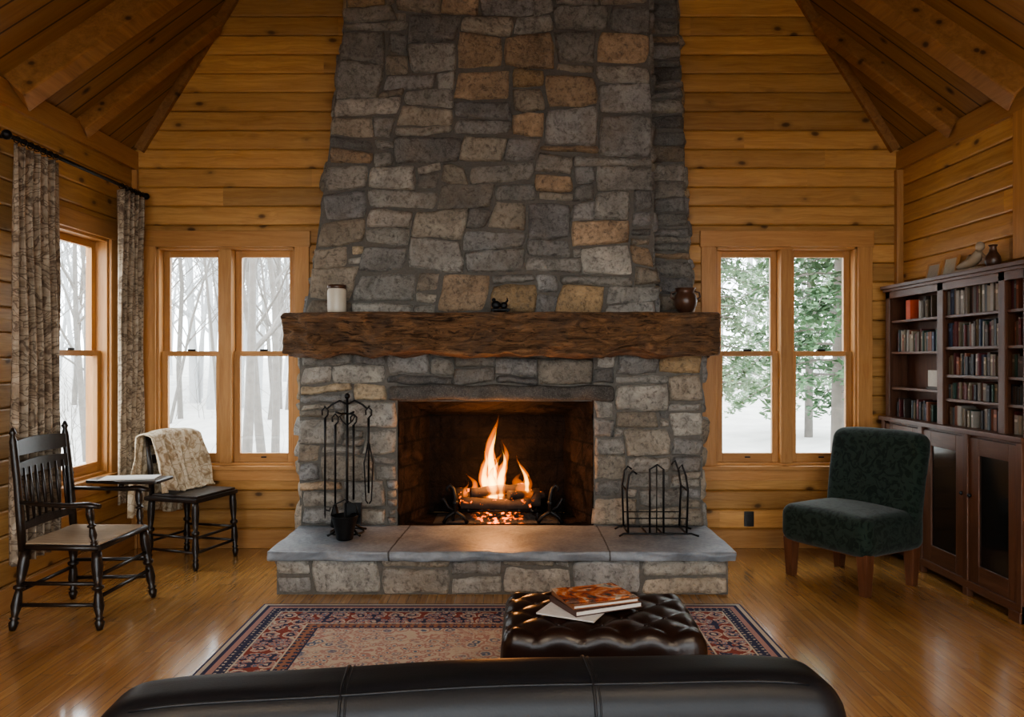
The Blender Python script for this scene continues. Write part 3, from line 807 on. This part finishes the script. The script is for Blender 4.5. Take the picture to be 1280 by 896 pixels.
for x in(-.32,.32):
    for y in(-.21,.21):m.tube([(x,y,.0135),(x,y,.08),(x,y,.16)],[.018,.026,.03],10)
build(m,'legs',[M_ebon],ot)
def book(mb,w,d,h,z,col,rot,off):
    M0=mb.M.copy();mb.M=M0@Matrix.Translation((off[0],off[1],z))@Matrix.Rotation(rot,4,'Z')
    mb.mi=0;mb.col=col;t=.003
    mb.box(-w/2,w/2,-d/2,d/2,0,t);mb.box(-w/2,w/2,-d/2,d/2,h-t,h);mb.box(-w/2,-w/2+t,-d/2,d/2,t,h-t)
    mb.mi=1;mb.col=(.7,.68,.6);mb.box(-w/2+t,w/2-.005,-d/2+.004,d/2-.004,t,h-t);mb.M=M0
bk=empty('book_stack',(.325,3.17,.444),0)
m=MB();book(m,.24,.17,.006,0,(.75,.74,.72),-.45,(-.085,-.065));book(m,.305,.225,.022,.007,(.10,.05,.04),.42,(.015,.015));book(m,.29,.215,.016,.030,(.30,.12,.05),.36,(.012,.018))
build(m,'books',[M_books,M_paper],bk)
def mk_cover():
    t=NT('magazine_cover');c=t.coord();n=t.noise(c,9,5,.6,1.5);n2=t.noise(t.map(c,loc=(5,2,1)),14,4)
    col=t.ramp(n,[(.35,(.03,.03,.035)),(.43,(.34,.07,.03)),(.52,(.62,.20,.06)),(.60,(.55,.46,.35)),(.7,(.08,.12,.16))])
    col=t.mix(t.ramp(n2,[(.55,0),(.6,.8)]),col,(.10,.08,.07))
    return t.fin(col,.25)
M_cover=mk_cover()
m=MB();m.M=Matrix.Translation((.01,.02,.0475))@Matrix.Rotation(.38,4,'Z');m.box(-.14,.14,-.103,.103,0,.003)
m.mi=1;m.box(-.138,.138,-.101,.101,-.001,.0)
m.mi=0;m.M=Matrix.Translation((-.008,.01,.0515))@Matrix.Rotation(.28,4,'Z');m.box(-.135,.135,-.095,.095,0,.004)
build(m,'magazine',[M_cover,M_paper],bk)
# ---------------------------------------------------------------- sofa
sf=empty('leather_sofa',(-.072,1.82,0),math.radians(4.4))
m=MB();m.smooth=True;SC=.418
def sd_(p):
    e=abs(p.x/.84)
    z=p.z-.030*e**6 if p.z>0 else p.z
    y=p.y+.012*math.sin(p.x*2.1)-(.03*e**6)
    pf=.004*math.cos(p.x*7)
    return (p.x,y,z+(pf if p.z>.2 else 0))
m.rbox((0,0,SC),(1.69,.24,.62),.085,(80,14,16),sd_)
m.rbox((0,.37,.23),(1.44,.58,.22),.04,(20,10,6));m.rbox((-.37,.39,.35),(.71,.56,.14),.05,(14,10,6));m.rbox((.37,.39,.35),(.71,.56,.14),.05,(14,10,6))
for x in(-.77,.77):m.rbox((x,.35,.27),(.14,.62,.34),.06,(6,12,8))
build(m,'upholstery',[M_sofa],sf,weld=True)
m=MB()
def prof(x,e=.002):
    pts=[]
    for k in range(0,13):
        a=pi*k/12;r=.085+e
        cy=-.035 if a>pi/2 else .035
        p=Vector((x,cy+math.cos(a)*r,.225+math.sin(a)*r));q=sd_(p);pts.append((q[0],q[1],q[2]+SC))
    b=[(x,sd_(Vector((x,.12,z)))[1]+e,z+SC) for z in(-.2,0,.15)]
    c=[(x,sd_(Vector((x,-.12,z)))[1]-e,z+SC) for z in(.15,0,-.2)]
    return b+pts+c
for x in(-.31,.25):m.tube(prof(x),.0032,6);m.tube(prof(x+.012,.000),.0025,6)
pts=[]
for k in range(41):
    x=-.75+1.50*k/40;q=sd_(Vector((x,-.080,.297)));pts.append((q[0],q[1],q[2]+SC+.001))
m.tube(pts,.0035,6)
build(m,'seams',[M_sofa],sf)
m=MB()
for x in(-.76,.76):
    for y in(-.06,.6):m.tube([(x,y,.001),(x,y,.13)],[.02,.028],10)
build(m,'feet',[M_ebon],sf)
# ---------------------------------------------------------------- chairs (left)
def turned(mb,p0,p1,r):
    p0=Vector(p0);p1=Vector(p1)
    pat=[(0,.55),(.05,.8),(.10,.95),(.13,.6),(.15,1),(.17,.6),(.30,1.05),(.45,.8),(.50,.65),(.52,1.15),(.55,1.15),(.57,.65),(.7,.95),(.82,1.1),(.9,1.0),(1,.9)]
    mb.tube([p0.lerp(p1,t) for t,_ in pat],[r*k for _,k in pat],10)
def rocker_chair():
    root=empty('windsor_armchair',(-2.435,4.47,0),math.radians(-1))
    m=MB();sz=.43
    legs=[((.24,-.29),(.20,-.25)),((.25,.29),(.21,.25)),((-.22,-.31),(-.20,-.23)),((-.22,.25),(-.20,.22))]
    for (f,t) in legs:turned(m,(f[0],f[1],.001),(t[0],t[1],sz-.02),.027)
    for (a,b,z) in ((0,1,.17),(0,1,.28),(2,3,.2)):
        def at(k,z):
            f,t=legs[k];s=z/(sz-.02);return (f[0]+(t[0]-f[0])*s,f[1]+(t[1]-f[1])*s,z)
        m.tube([at(a,z),at(b,z)],.011,8)
    for (a,b) in ((0,2),(1,3)):
        for z in(.13,.24):m.tube([at(a,z),at(b,z)],.011,8)
    m.tube([(.22,-.27,sz),(.22,.26,sz)],.017,8);m.tube([(-.22,-.24,sz),(-.22,.24,sz)],.017,8)
    for s in(-1,1):m.tube([(.22,.26*s,sz),(-.22,.24*s,sz)],.017,8)
    for s in(-1,1):
        y=.24*s
        m.tube([(-.21,y,sz-.02),(-.222,y,.58),(-.24,y,.80),(-.262,y,1.0),(-.264,y,1.03),(-.264,y,1.045),(-.264,y,1.075)],[.021,.023,.021,.020,.012,.020,.007],10)
    def rail(z0,z1,bow):
        def f(u,v):
            y=-.24+.48*u;z=z0+(z1-z0)*v+(.012*math.sin(pi*u) if v>.5 else 0)
            x=-.222-.045*(z-.58)/.45-bow*math.sin(pi*u);return (x,y,z)
        m.grid(f,16,4);m.grid(lambda u,v:tuple(Vector(f(u,v))+Vector((.014,0,0))),16,4)
        for v in(0,1):m.grid(lambda u,w,v=v:tuple(Vector(f(u,v))+Vector((.014*w,0,0))),16,1)
    rail(.92,1.0,.02);rail(.81,.88,.02);rail(.52,.555,.015)
    for k in range(7):
        y=-.18+.06*k;b=math.sin(pi*(y+.24)/.48)
        m.tube([(-.216-.015*b+.007,y,.535),(-.226-.02*b+.007,y,.70),(-.242-.02*b+.007,y,.85)],[.006,.010,.006],6)
    for s in(-1,1):
        y=.27*s
        turned(m,(.19,.25*s,sz),(.17,.27*s,.655),.020)
        m.tube([(-.225,.24*s,.67),(-.1,.265*s,.665),(.06,.275*s,.66),(.17,.275*s,.665),(.23,.27*s,.655)],[.016,.020,.024,.028,.021],8,flat=.6)
    m.mi=1;m.smooth=True
    m.rbox((0,0,sz+.008),(.44,.49,.035),.015,(14,14,3),lambda p:(p.x,p.y,p.z-.018*math.cos(min(1,abs(p.x/.22))*pi/2)*math.cos(min(1,abs(p.y/.24))*pi/2)))
    build(m,'frame',[M_ebon,M_rush],root)
    m=MB();m.smooth=True
    m.rbox((.06,.365,.70),(.46,.23,.02),.009,(24,12,2),lambda p:(p.x,p.y*(1-.35*max(0,-p.x/.23)),p.z));m.tube([(.05,.275,.66),(.05,.32,.69)],.015,8)
    build(m,'writing_arm',[M_ebon],root)
    m=MB();m.M=Matrix.Translation((.07,.365,.7115))@Matrix.Rotation(.2,4,'Z');m.box(-.16,.16,-.085,.085,0,.006);build(m,'paper_pad',[M_paper],root)
rocker_chair()
def side_chair():
    root=empty('side_chair',(-2.29,5.60,0),math.radians(-17))
    m=MB();sz=.475
    L=[(.19,-.20),(.19,.20),(-.19,-.18),(-.19,.18)]
    for (x,y) in L:turned(m,(x*1.08,y*1.08,.001),(x,y,sz),.024)
    for z in(.12,.22):
        m.tube([(.20,-.21,z),(.20,.21,z)],.010,8)
        for s in(-1,1):m.tube([(.20,.21*s,z),(-.20,.19*s,z)],.009,8)
    m.tube([(-.20,-.19,.17),(-.20,.19,.17)],.009,8)
    m.rbox((0,0,sz),(.44,.46,.035),.012,(8,8,2))
    for s in(-1,1):m.tube([(-.19,.18*s,sz),(-.205,.18*s,.7),(-.235,.18*s,.90)],[.018,.018,.012],8)
    for z in(.6,.74,.87):
        x=-.19-.035*(z-.475)/.4;m.box(x-.008,x+.006,-.18,.18,z-.03,z+.03)
    m.mi=1;m.rbox((.02,0,sz+.022),(.38,.42,.025),.01,(8,8,2))
    build(m,'frame',[M_ebon,M_ebon],root)
    m=MB();m.smooth=True
    def f(u,v):
        L1=.46;top=.06;L2=.60;s=v*(L1+top+L2)
        if s<L1:
            q=L1-s;e=q/L1
            z=.935-q*.97;x=-.142+.10*e**1.3
        elif s<L1+top:
            a=(s-L1)/top;e=0;z=.935+.014*math.sin(pi*a);x=-.142-.12*a
        else:
            q=s-L1-top;e=q/L2;z=.935-q;x=-.262-.05*q
        n=noise.noise(Vector((u*5,v*4,2)))
        fold=math.sin(u*22+math.sin(v*5)*1.2)+.5*math.sin(u*41+v*6)
        am=.026*min(1,e*2.2)+.004
        y=(u-.5)*(.50+.05*e)+.012*math.cos(u*22)*e+.02*n*e
        dx=(abs(fold)*am+.01 if v<.41 else -abs(fold)*am) if (v<.41 or v>.47) else .0
        z+=.010*n-.10*abs(u-.5)**2*(1-e)+(.05*math.sin(u*6+.8)*e if v<.41 else .03*math.sin(u*5)*e)
        z=max(z,sz+.05) if v<.41 else z
        return (x+dx,y,z)
    m.grid(f,90,70)
    build(m,'throw_blanket',[M_throw],root,solid=.010)
side_chair()
# ---------------------------------------------------------------- green slipper chair
A=Vector((1.85,5.27,0));B=Vector((2.16,4.72,0))
fd=Vector((-(A.y-B.y),-(B.x-A.x),0)).normalized()
ctr=(A+B)/2-fd*.29
ang=math.atan2(fd.y,fd.x)
gc=empty('slipper_chair',(ctr.x-.01,ctr.y,0),ang)
m=MB();m.smooth=True
def seatd(p):
    return (p.x,p.y,p.z+(.022*(1-(p.x/.32)**2)*(1-(p.y/.33)**2) if p.z>0 else 0))
m.rbox((.035,0,.355),(.60,.67,.25),.07,(26,26,12),seatd)
def backd(p):
    t=(p.z+.31)/.62
    w=1+.03*t-.05*max(0,t-.85)*3
    bow=.03*(1-(p.y/.32)**2)
    x=p.x-.065*t-.03*t*t+(-.02*bow)
    z=p.z-.02*(abs(p.y)/.32)**3*(1 if t>.6 else 0)
    return (x,p.y*w,z)
m.rbox((-.175,0,.67),(.14,.67,.62),.06,(12,26,26),backd)
build(m,'upholstery',[M_green],gc,weld=True)
m=MB();m.col=(1,.4,0)
for (x,y) in((.27,-.28),(.27,.28),(-.20,-.27),(-.20,.27)):
    P=[]
    for z,w in((.001,.026),(.26,.038)):
        P.append([m.av((x+a*w,y+b*w,z)) for a,b in((-1,-1),(1,-1),(1,1),(-1,1))])
    for q in range(4):m.af([P[0][q],P[0][(q+1)%4],P[1][(q+1)%4],P[1][q]],False)
    m.af(P[0][::-1]);m.af(P[1])
m.box(-.22,.30,-.30,.30,.235,.26)
build(m,'legs',[M_redleg],gc,bevel=.004)
# ---------------------------------------------------------------- bookcase
bc=empty('bookcase')
XF=2.82;Y0,Y1=4.26,5.88;ZC=1.00;ZT=1.965
m=MB();v=MB()
def bx(mb,*a):mb.col=(U(.85,1.1),U(0,1),0);mb.box(*a)
bx(v,XR-.02,XR-.007,Y0,Y1,ZC,ZT)
for ya,yb in((Y0,Y0+.03),(Y1-.03,Y1)):bx(v,XF,XR-.02,ya,yb,ZC,ZT)
for ya,yb in((Y1-.06,Y1),(5.10,5.17),(4.46,4.52),(Y0,Y0+.04)):bx(v,XF-.012,XF+.012,ya,yb,ZC,ZT)
for y in(5.135,4.49):bx(v,XF+.012,XR-.02,y-.012,y+.012,ZC,ZT)
bx(m,XF-.012,XF+.012,Y0,Y1,ZT-.07,ZT);bx(m,XF,XR-.007,Y0,Y1,ZT-.02,ZT)
bx(m,XF-.045,XR-.007,Y0-.02,Y1+.02,ZT,ZT+.025);bx(m,XF-.03,XF,Y0-.01,Y1+.01,ZT-.02,ZT)
SH=[ZC+.02,1.19,1.345,1.525,1.73]
SH2=[ZC+.02,1.24,1.50,1.73]
for z in SH[1:]:
    bx(m,XF+.004,XR-.02,Y0+.03,4.48,z-.018,z);bx(m,XF+.004,XR-.02,4.50,5.123,z-.018,z)
for z in SH2[1:]:bx(m,XF+.004,XR-.02,5.147,Y1-.03,z-.018,z)
bx(m,XF-.06,XR-.007,Y0-.02,Y1+.02,ZC-.01,ZC+.02)
XC=2.785
bx(v,XC+.015,XR-.007,Y0,Y1,.06,ZC-.01)
for k,(ya,yb) in enumerate(((4.28,4.78),(4.80,5.31),(5.33,5.84))):
    bx(v,XC,XC+.02,ya,ya+.11,.10,ZC-.03);bx(v,XC,XC+.02,yb-.11,yb,.10,ZC-.03)
    bx(m,XC,XC+.02,ya+.11,yb-.11,.10,.21);bx(m,XC,XC+.02,ya+.11,yb-.11,ZC-.13,ZC-.03)
for y in(Y0,4.77,5.30,Y1-.05):bx(v,XC-.01,XC+.03,y,y+.05,0.001,ZC-.01)
bx(m,XC-.012,XC+.02,Y0,Y1,.05,.10);bx(m,XC-.02,XC+.04,Y0,Y0+.1,0.001,.06)
build(m,'rails_and_shelves',[M_case],bc,bevel=.003);build(v,'uprights_and_panels',[M_caseV],bc,bevel=.003)
m=MB()
for ya,yb in((4.39,4.67),(4.91,5.20),(5.44,5.73)):m.box(XC+.010,XC+.016,ya,yb,.21,ZC-.13)
build(m,'door_glass',[M_darkglass],bc)
m=MB()
for y in(4.745,4.83,5.36):m.ball((XC-.012,y,.62),.013)
build(m,'knobs',[M_iron],bc)
m=MB();BC=[(.05,.07,.12),(.12,.02,.02),(.03,.07,.05),(.16,.12,.07),(.05,.03,.02),(.3,.25,.18),(.02,.02,.025),(.22,.07,.03),(.08,.1,.11),(.12,.08,.05),(.35,.32,.28)]
BC=[tuple(k*.8 for k in c) for c in BC]
def fill(ya,yb,z,hmax,dens=1):
    y=ya
    while y<yb-.012:
        t=U(.012,.032)
        if y+t>yb:break
        if random.random()>dens:y+=U(.03,.1);continue
        h=hmax*U(.72,.95);m.col=random.choice(BC);d=U(0.0,.02)
        m.box(XF+.022+d,XR-.03,y,y+t*.94,z+.001,z+h)
        c=m.col;m.col=tuple(min(1,k*2.2+.03) for k in c)
        if random.random()<.4:m.box(XF+.0215+d,XF+.0225+d,y+.002,y+t*.94-.002,z+h*.65,z+h*.78)
        y+=t
tops=SH[1:]+[ZT]
for z,t in zip(SH,tops):
    fill(4.515,5.12,z,t-z-.03,.98);fill(4.295,4.475,z,t-z-.03,.95)
fill(5.15,5.82,SH2[0],.15,.9);fill(5.15,5.55,SH2[1],.18,.2);fill(5.15,5.80,SH2[2],.17,.9);fill(5.15,5.5,SH2[3],.16,.9)
build(m,'books',[M_books],bc)
m=MB();m.col=(.55,.09,.03);m.box(XF+.03,XF+.1,5.60,5.66,SH2[3]+.001,SH2[3]+.14);m.col=(.5,.45,.38);m.box(XF+.03,XF+.045,5.22,5.36,SH2[1]+.001,SH2[1]+.13);m.col=(.05,.04,.03);m.box(XF+.026,XF+.03,5.21,5.37,SH2[1]+.001,SH2[1]+.02)
build(m,'shelf_ornaments',[M_books],bc)
zt=ZT+.027
def pframe(name,y,w,h,c):
    m=MB();m.M=Matrix.Translation((2.90,y,zt))@Matrix.Rotation(math.radians(12),4,'Y')
    m.mi=0;m.box(-.008,.008,-w/2,w/2,0,.015);m.box(-.008,.008,-w/2,w/2,h-.015,h);m.box(-.008,.008,-w/2,-w/2+.015,.015,h-.015);m.box(-.008,.008,w/2-.015,w/2,.015,h-.015)
    m.mi=1;m.col=c;m.box(-.004,.006,-w/2+.015,w/2-.015,.015,h-.015)
    build(m,name,[M_trim,M_books])
pframe('picture_frame',5.40,.17,.12,(.35,.3,.24));pframe('picture_frame.001',5.20,.17,.14,(.45,.4,.3))
# reclining carved figure
m=MB();m.smooth=True
m.rbox((0,0,.012),(.09,.30,.024),.010,(6,14,3),lambda p:(p.x+.004*noise.noise(p*30),p.y,p.z))
m.tube([(0,.13,.045),(0,.06,.055),(0,-.01,.06),(0,-.06,.085),(0,-.09,.12)],[.018,.028,.030,.034,.022],10)
m.ball((0,-.10,.150),.027,(1,1,1.1));m.tube([(.0,.06,.05),(.01,.02,.10),(.01,-.01,.055)],[.02,.017,.015],8);m.tube([(.02,-.075,.11),(.03,-.12,.07),(.02,-.14,.03)],[.012,.010,.010],8);m.tube([(.01,-.06,.11),(.035,-.01,.085),(.03,.02,.09)],[.012,.009,.008],8)
build(m,'carved_figurine',[M_bronze],loc=(2.89,4.93,zt))
m=MB();m.lathe((0,0,0),[(.025,0),(.035,.01),(.045,.04),(.04,.07),(.022,.10),(.018,.125),(.026,.14),(.020,.138),(.014,.11)],20);m.tube([(.038,0,.05),(.062,0,.08),(.045,0,.11),(.02,0,.12)],.005,6);build(m,'ceramic_jug',[M_clay],loc=(2.89,4.70,zt),rot=(0,0,1.2))
m=MB();m.rbox((0,0,0),(.075,.008,.115),.003,(4,2,4));m.mi=0
for z in(-.025,.025):m.box(-.016,.016,-.007,-.003,z-.014,z+.014)
build(m,'wall_outlet',[M_black],loc=(1.815,YB-.010,.222))
def fill_pendant(name,x,y,z,energy):  # invented lamp behind the camera, added as warm fill light
    root=empty(name,(x,y,0));m=MB()
    zr=ZP+SL*(min(x-XL,XR-x));m.tube([(0,0,z+.3),(0,0,zr-.02)],.006,6);m.lathe((0,0,zr-.05),[(.06,0),(.06,.03),(.03,.05)],16);build(m,'cord',[M_iron],root)
    m=MB();m.smooth=True
    def f(u,v):
        a=2*pi*u;r=.24-.12*v;return (r*math.cos(a),r*math.sin(a),z+.3*v)
    m.grid(f,32,4);build(m,'shade',[M_fill_shade],root,solid=.003)
    l=bpy.data.lights.new(name+'_bulb','POINT');l.energy=energy;l.color=(1,.86,.70);l.shadow_soft_size=.08
    o=bpy.data.objects.new('bulb',l);o.location=(0,0,z+.03);o.parent=root;bpy.context.scene.collection.objects.link(o)
fill_pendant('fill_pendant_lamp',-1.0,.6,2.75,42);fill_pendant('fill_pendant_lamp.001',1.1,.6,2.75,42)
# ---------------------------------------------------------------- outdoors
m=MB();m.smooth=True
m.grid(lambda u,v:(-70+140*u,-40+120*v,-.55+(.9*noise.noise(Vector((u*12,v*12,0))) if v>.45 else 0)+max(0,v*120-40-22)*.035),60,60)
build(m,'ground',[M_ground])
def tree(mb,x,y,h,r,rn,levels=2,z0=-.9):
    def br(p,d,L,r,lv):
        n=5 if lv==levels else 4;pts=[Vector(p)];dd=Vector(d).normalized()
        for i in range(n):
            dd=(dd+Vector((rn.uniform(-1,1),rn.uniform(-1,1),rn.uniform(-.3,.6)))*(.10 if lv==levels else .22)).normalized()
            pts.append(pts[-1]+dd*L/n)
        mb.tube(pts,[r*(1-.8*i/n) for i in range(n+1)],5 if lv<levels else 7,cap=False)
        if lv>0:
            for k in range(7 if lv==levels else 5):
                t=rn.uniform(.25,1);ii=min(n-1,int(t*n));q=pts[ii].lerp(pts[ii+1],t*n-ii)
                a=rn.uniform(0,2*pi);nd=(dd*.7+Vector((math.cos(a),math.sin(a),rn.uniform(.1,.7)))).normalized()
                br(q,nd,L*rn.uniform(.28,.5),r*.38,lv-1)
    br((x,y,z0),(rn.uniform(-.08,.08),rn.uniform(-.08,.08),1),h,r,levels)
rn=random.Random(3)
gv=MB()
for k in range(42):
    d=rn.uniform(11,28);q=rn.uniform(-.95,-.2);tree(gv,q*d,d,rn.uniform(6,11),rn.uniform(.03,.10),rn)
for k in range(14):
    tree(gv,rn.uniform(-14,-5.5),rn.uniform(4,10),rn.uniform(6,9),rn.uniform(.03,.08),rn)
for k in range(60):
    d=rn.uniform(10,26);q=rn.uniform(-.8,-.22);tree(gv,q*d,d,rn.uniform(.8,2.2),rn.uniform(.008,.016),rn,1)
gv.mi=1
for k in range(90):
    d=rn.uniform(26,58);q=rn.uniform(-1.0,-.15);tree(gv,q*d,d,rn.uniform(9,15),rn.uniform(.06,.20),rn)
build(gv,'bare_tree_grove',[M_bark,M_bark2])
gv=MB()
for k in range(34):
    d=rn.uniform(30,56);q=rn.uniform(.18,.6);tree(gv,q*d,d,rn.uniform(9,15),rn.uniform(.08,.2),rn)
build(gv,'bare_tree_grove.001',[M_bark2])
def hemlock(name,x,y,h,rad,mat,seed,zb=.2):
    rn=random.Random(seed);m=MB();m.tube([(x,y,-.8),(x+.05,y,h*.5),(x,y,h)],[.11,.07,.01],8)
    m.mi=1
    z=zb
    while z<h:
        R=rad*(1-z/h)**.8
        for k in range(5):
            a=rn.uniform(0,2*pi);L=R*rn.uniform(.6,1.1);dx,dy=math.cos(a),math.sin(a)
            pts=[Vector((x+dx*L*t,y+dy*L*t,z+.15*L*t-.42*L*t*t)) for t in(0,.25,.5,.75,1)]
            m.mi=0;m.tube(pts,[.018,.014,.01,.007,.003],4,cap=False);m.mi=1
            for i in range(int(75*L)):
                t=rn.uniform(.12,1)**.8;ii=min(3,int(t*4));p=pts[ii].lerp(pts[ii+1],t*4-ii)
                sp=.30*L*(1.1-t)+.05
                b=rn.choice((-1,1));c=p+Vector((-dy*b,dx*b,0))*rn.uniform(0,sp)+Vector((dx,dy,0))*sp*.3+Vector((0,0,rn.uniform(-.12,.02)))
                s=rn.uniform(.045,.09);e1=Vector((rn.uniform(-1,1),rn.uniform(-1,1),rn.uniform(-.6,.2))).normalized();e2=e1.cross(Vector((rn.uniform(-1,1),rn.uniform(-1,1),1))).normalized()
                q=[m.av(c-e1*s),m.av(c+e2*s*.4),m.av(c+e1*s),m.av(c-e2*s*.4)];m.af(q,False)
        z+=rn.uniform(.14,.24)
    build(m,name,[M_bark,mat])
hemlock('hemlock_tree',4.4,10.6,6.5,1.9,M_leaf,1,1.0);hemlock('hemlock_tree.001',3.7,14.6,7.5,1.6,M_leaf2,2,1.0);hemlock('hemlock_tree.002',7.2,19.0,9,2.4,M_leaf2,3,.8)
# ---------------------------------------------------------------- light
w=bpy.data.worlds.new('World');bpy.context.scene.world=w;w.use_nodes=True
bg=w.node_tree.nodes['Background'];bg.inputs[0].default_value=(.90,.95,1,1);bg.inputs[1].default_value=6.0
def portal(name,mp,W,dirv):
    l=bpy.data.lights.new(name,'AREA');l.shape='RECTANGLE';l.size=W[1]-W[0];l.size_y=W[3]-W[2]
    try:l.cycles.is_portal=True
    except Exception as e:print('portal',e);return
    o=bpy.data.objects.new(name,l);o.location=mp((W[0]+W[1])/2,-.16,(W[2]+W[3])/2)
    o.rotation_euler=Vector(dirv).to_track_quat('-Z','Y').to_euler();bpy.context.scene.collection.objects.link(o)
portal('portal_1',mp_back,W1,(0,-1,0));portal('portal_2',mp_back,W2,(0,-1,0));portal('portal_3',mp_left,W3,(1,0,0))
portal('portal_4',mp_front,W4,(0,1,0))
l=bpy.data.lights.new('firelight','POINT');l.energy=13;l.color=(1,.42,.14);l.shadow_soft_size=.12
o=bpy.data.objects.new('firelight',l);o.location=(-.12,5.54,.70);bpy.context.scene.collection.objects.link(o)
# ---------------------------------------------------------------- camera
cam=bpy.data.cameras.new('camera');cam.sensor_width=36;cam.lens=27.5;cam.clip_start=.05;cam.clip_end=300
co_=bpy.data.objects.new('camera',cam);co_.location=(0,0,1.45);co_.rotation_euler=(pi/2,0,0)
bpy.context.scene.collection.objects.link(co_);bpy.context.scene.camera=co_
vs=bpy.context.scene.view_settings
try:
    vs.view_transform='AgX';vs.look='AgX - Medium High Contrast'
except Exception as e:print(e)
vs.exposure=0.68
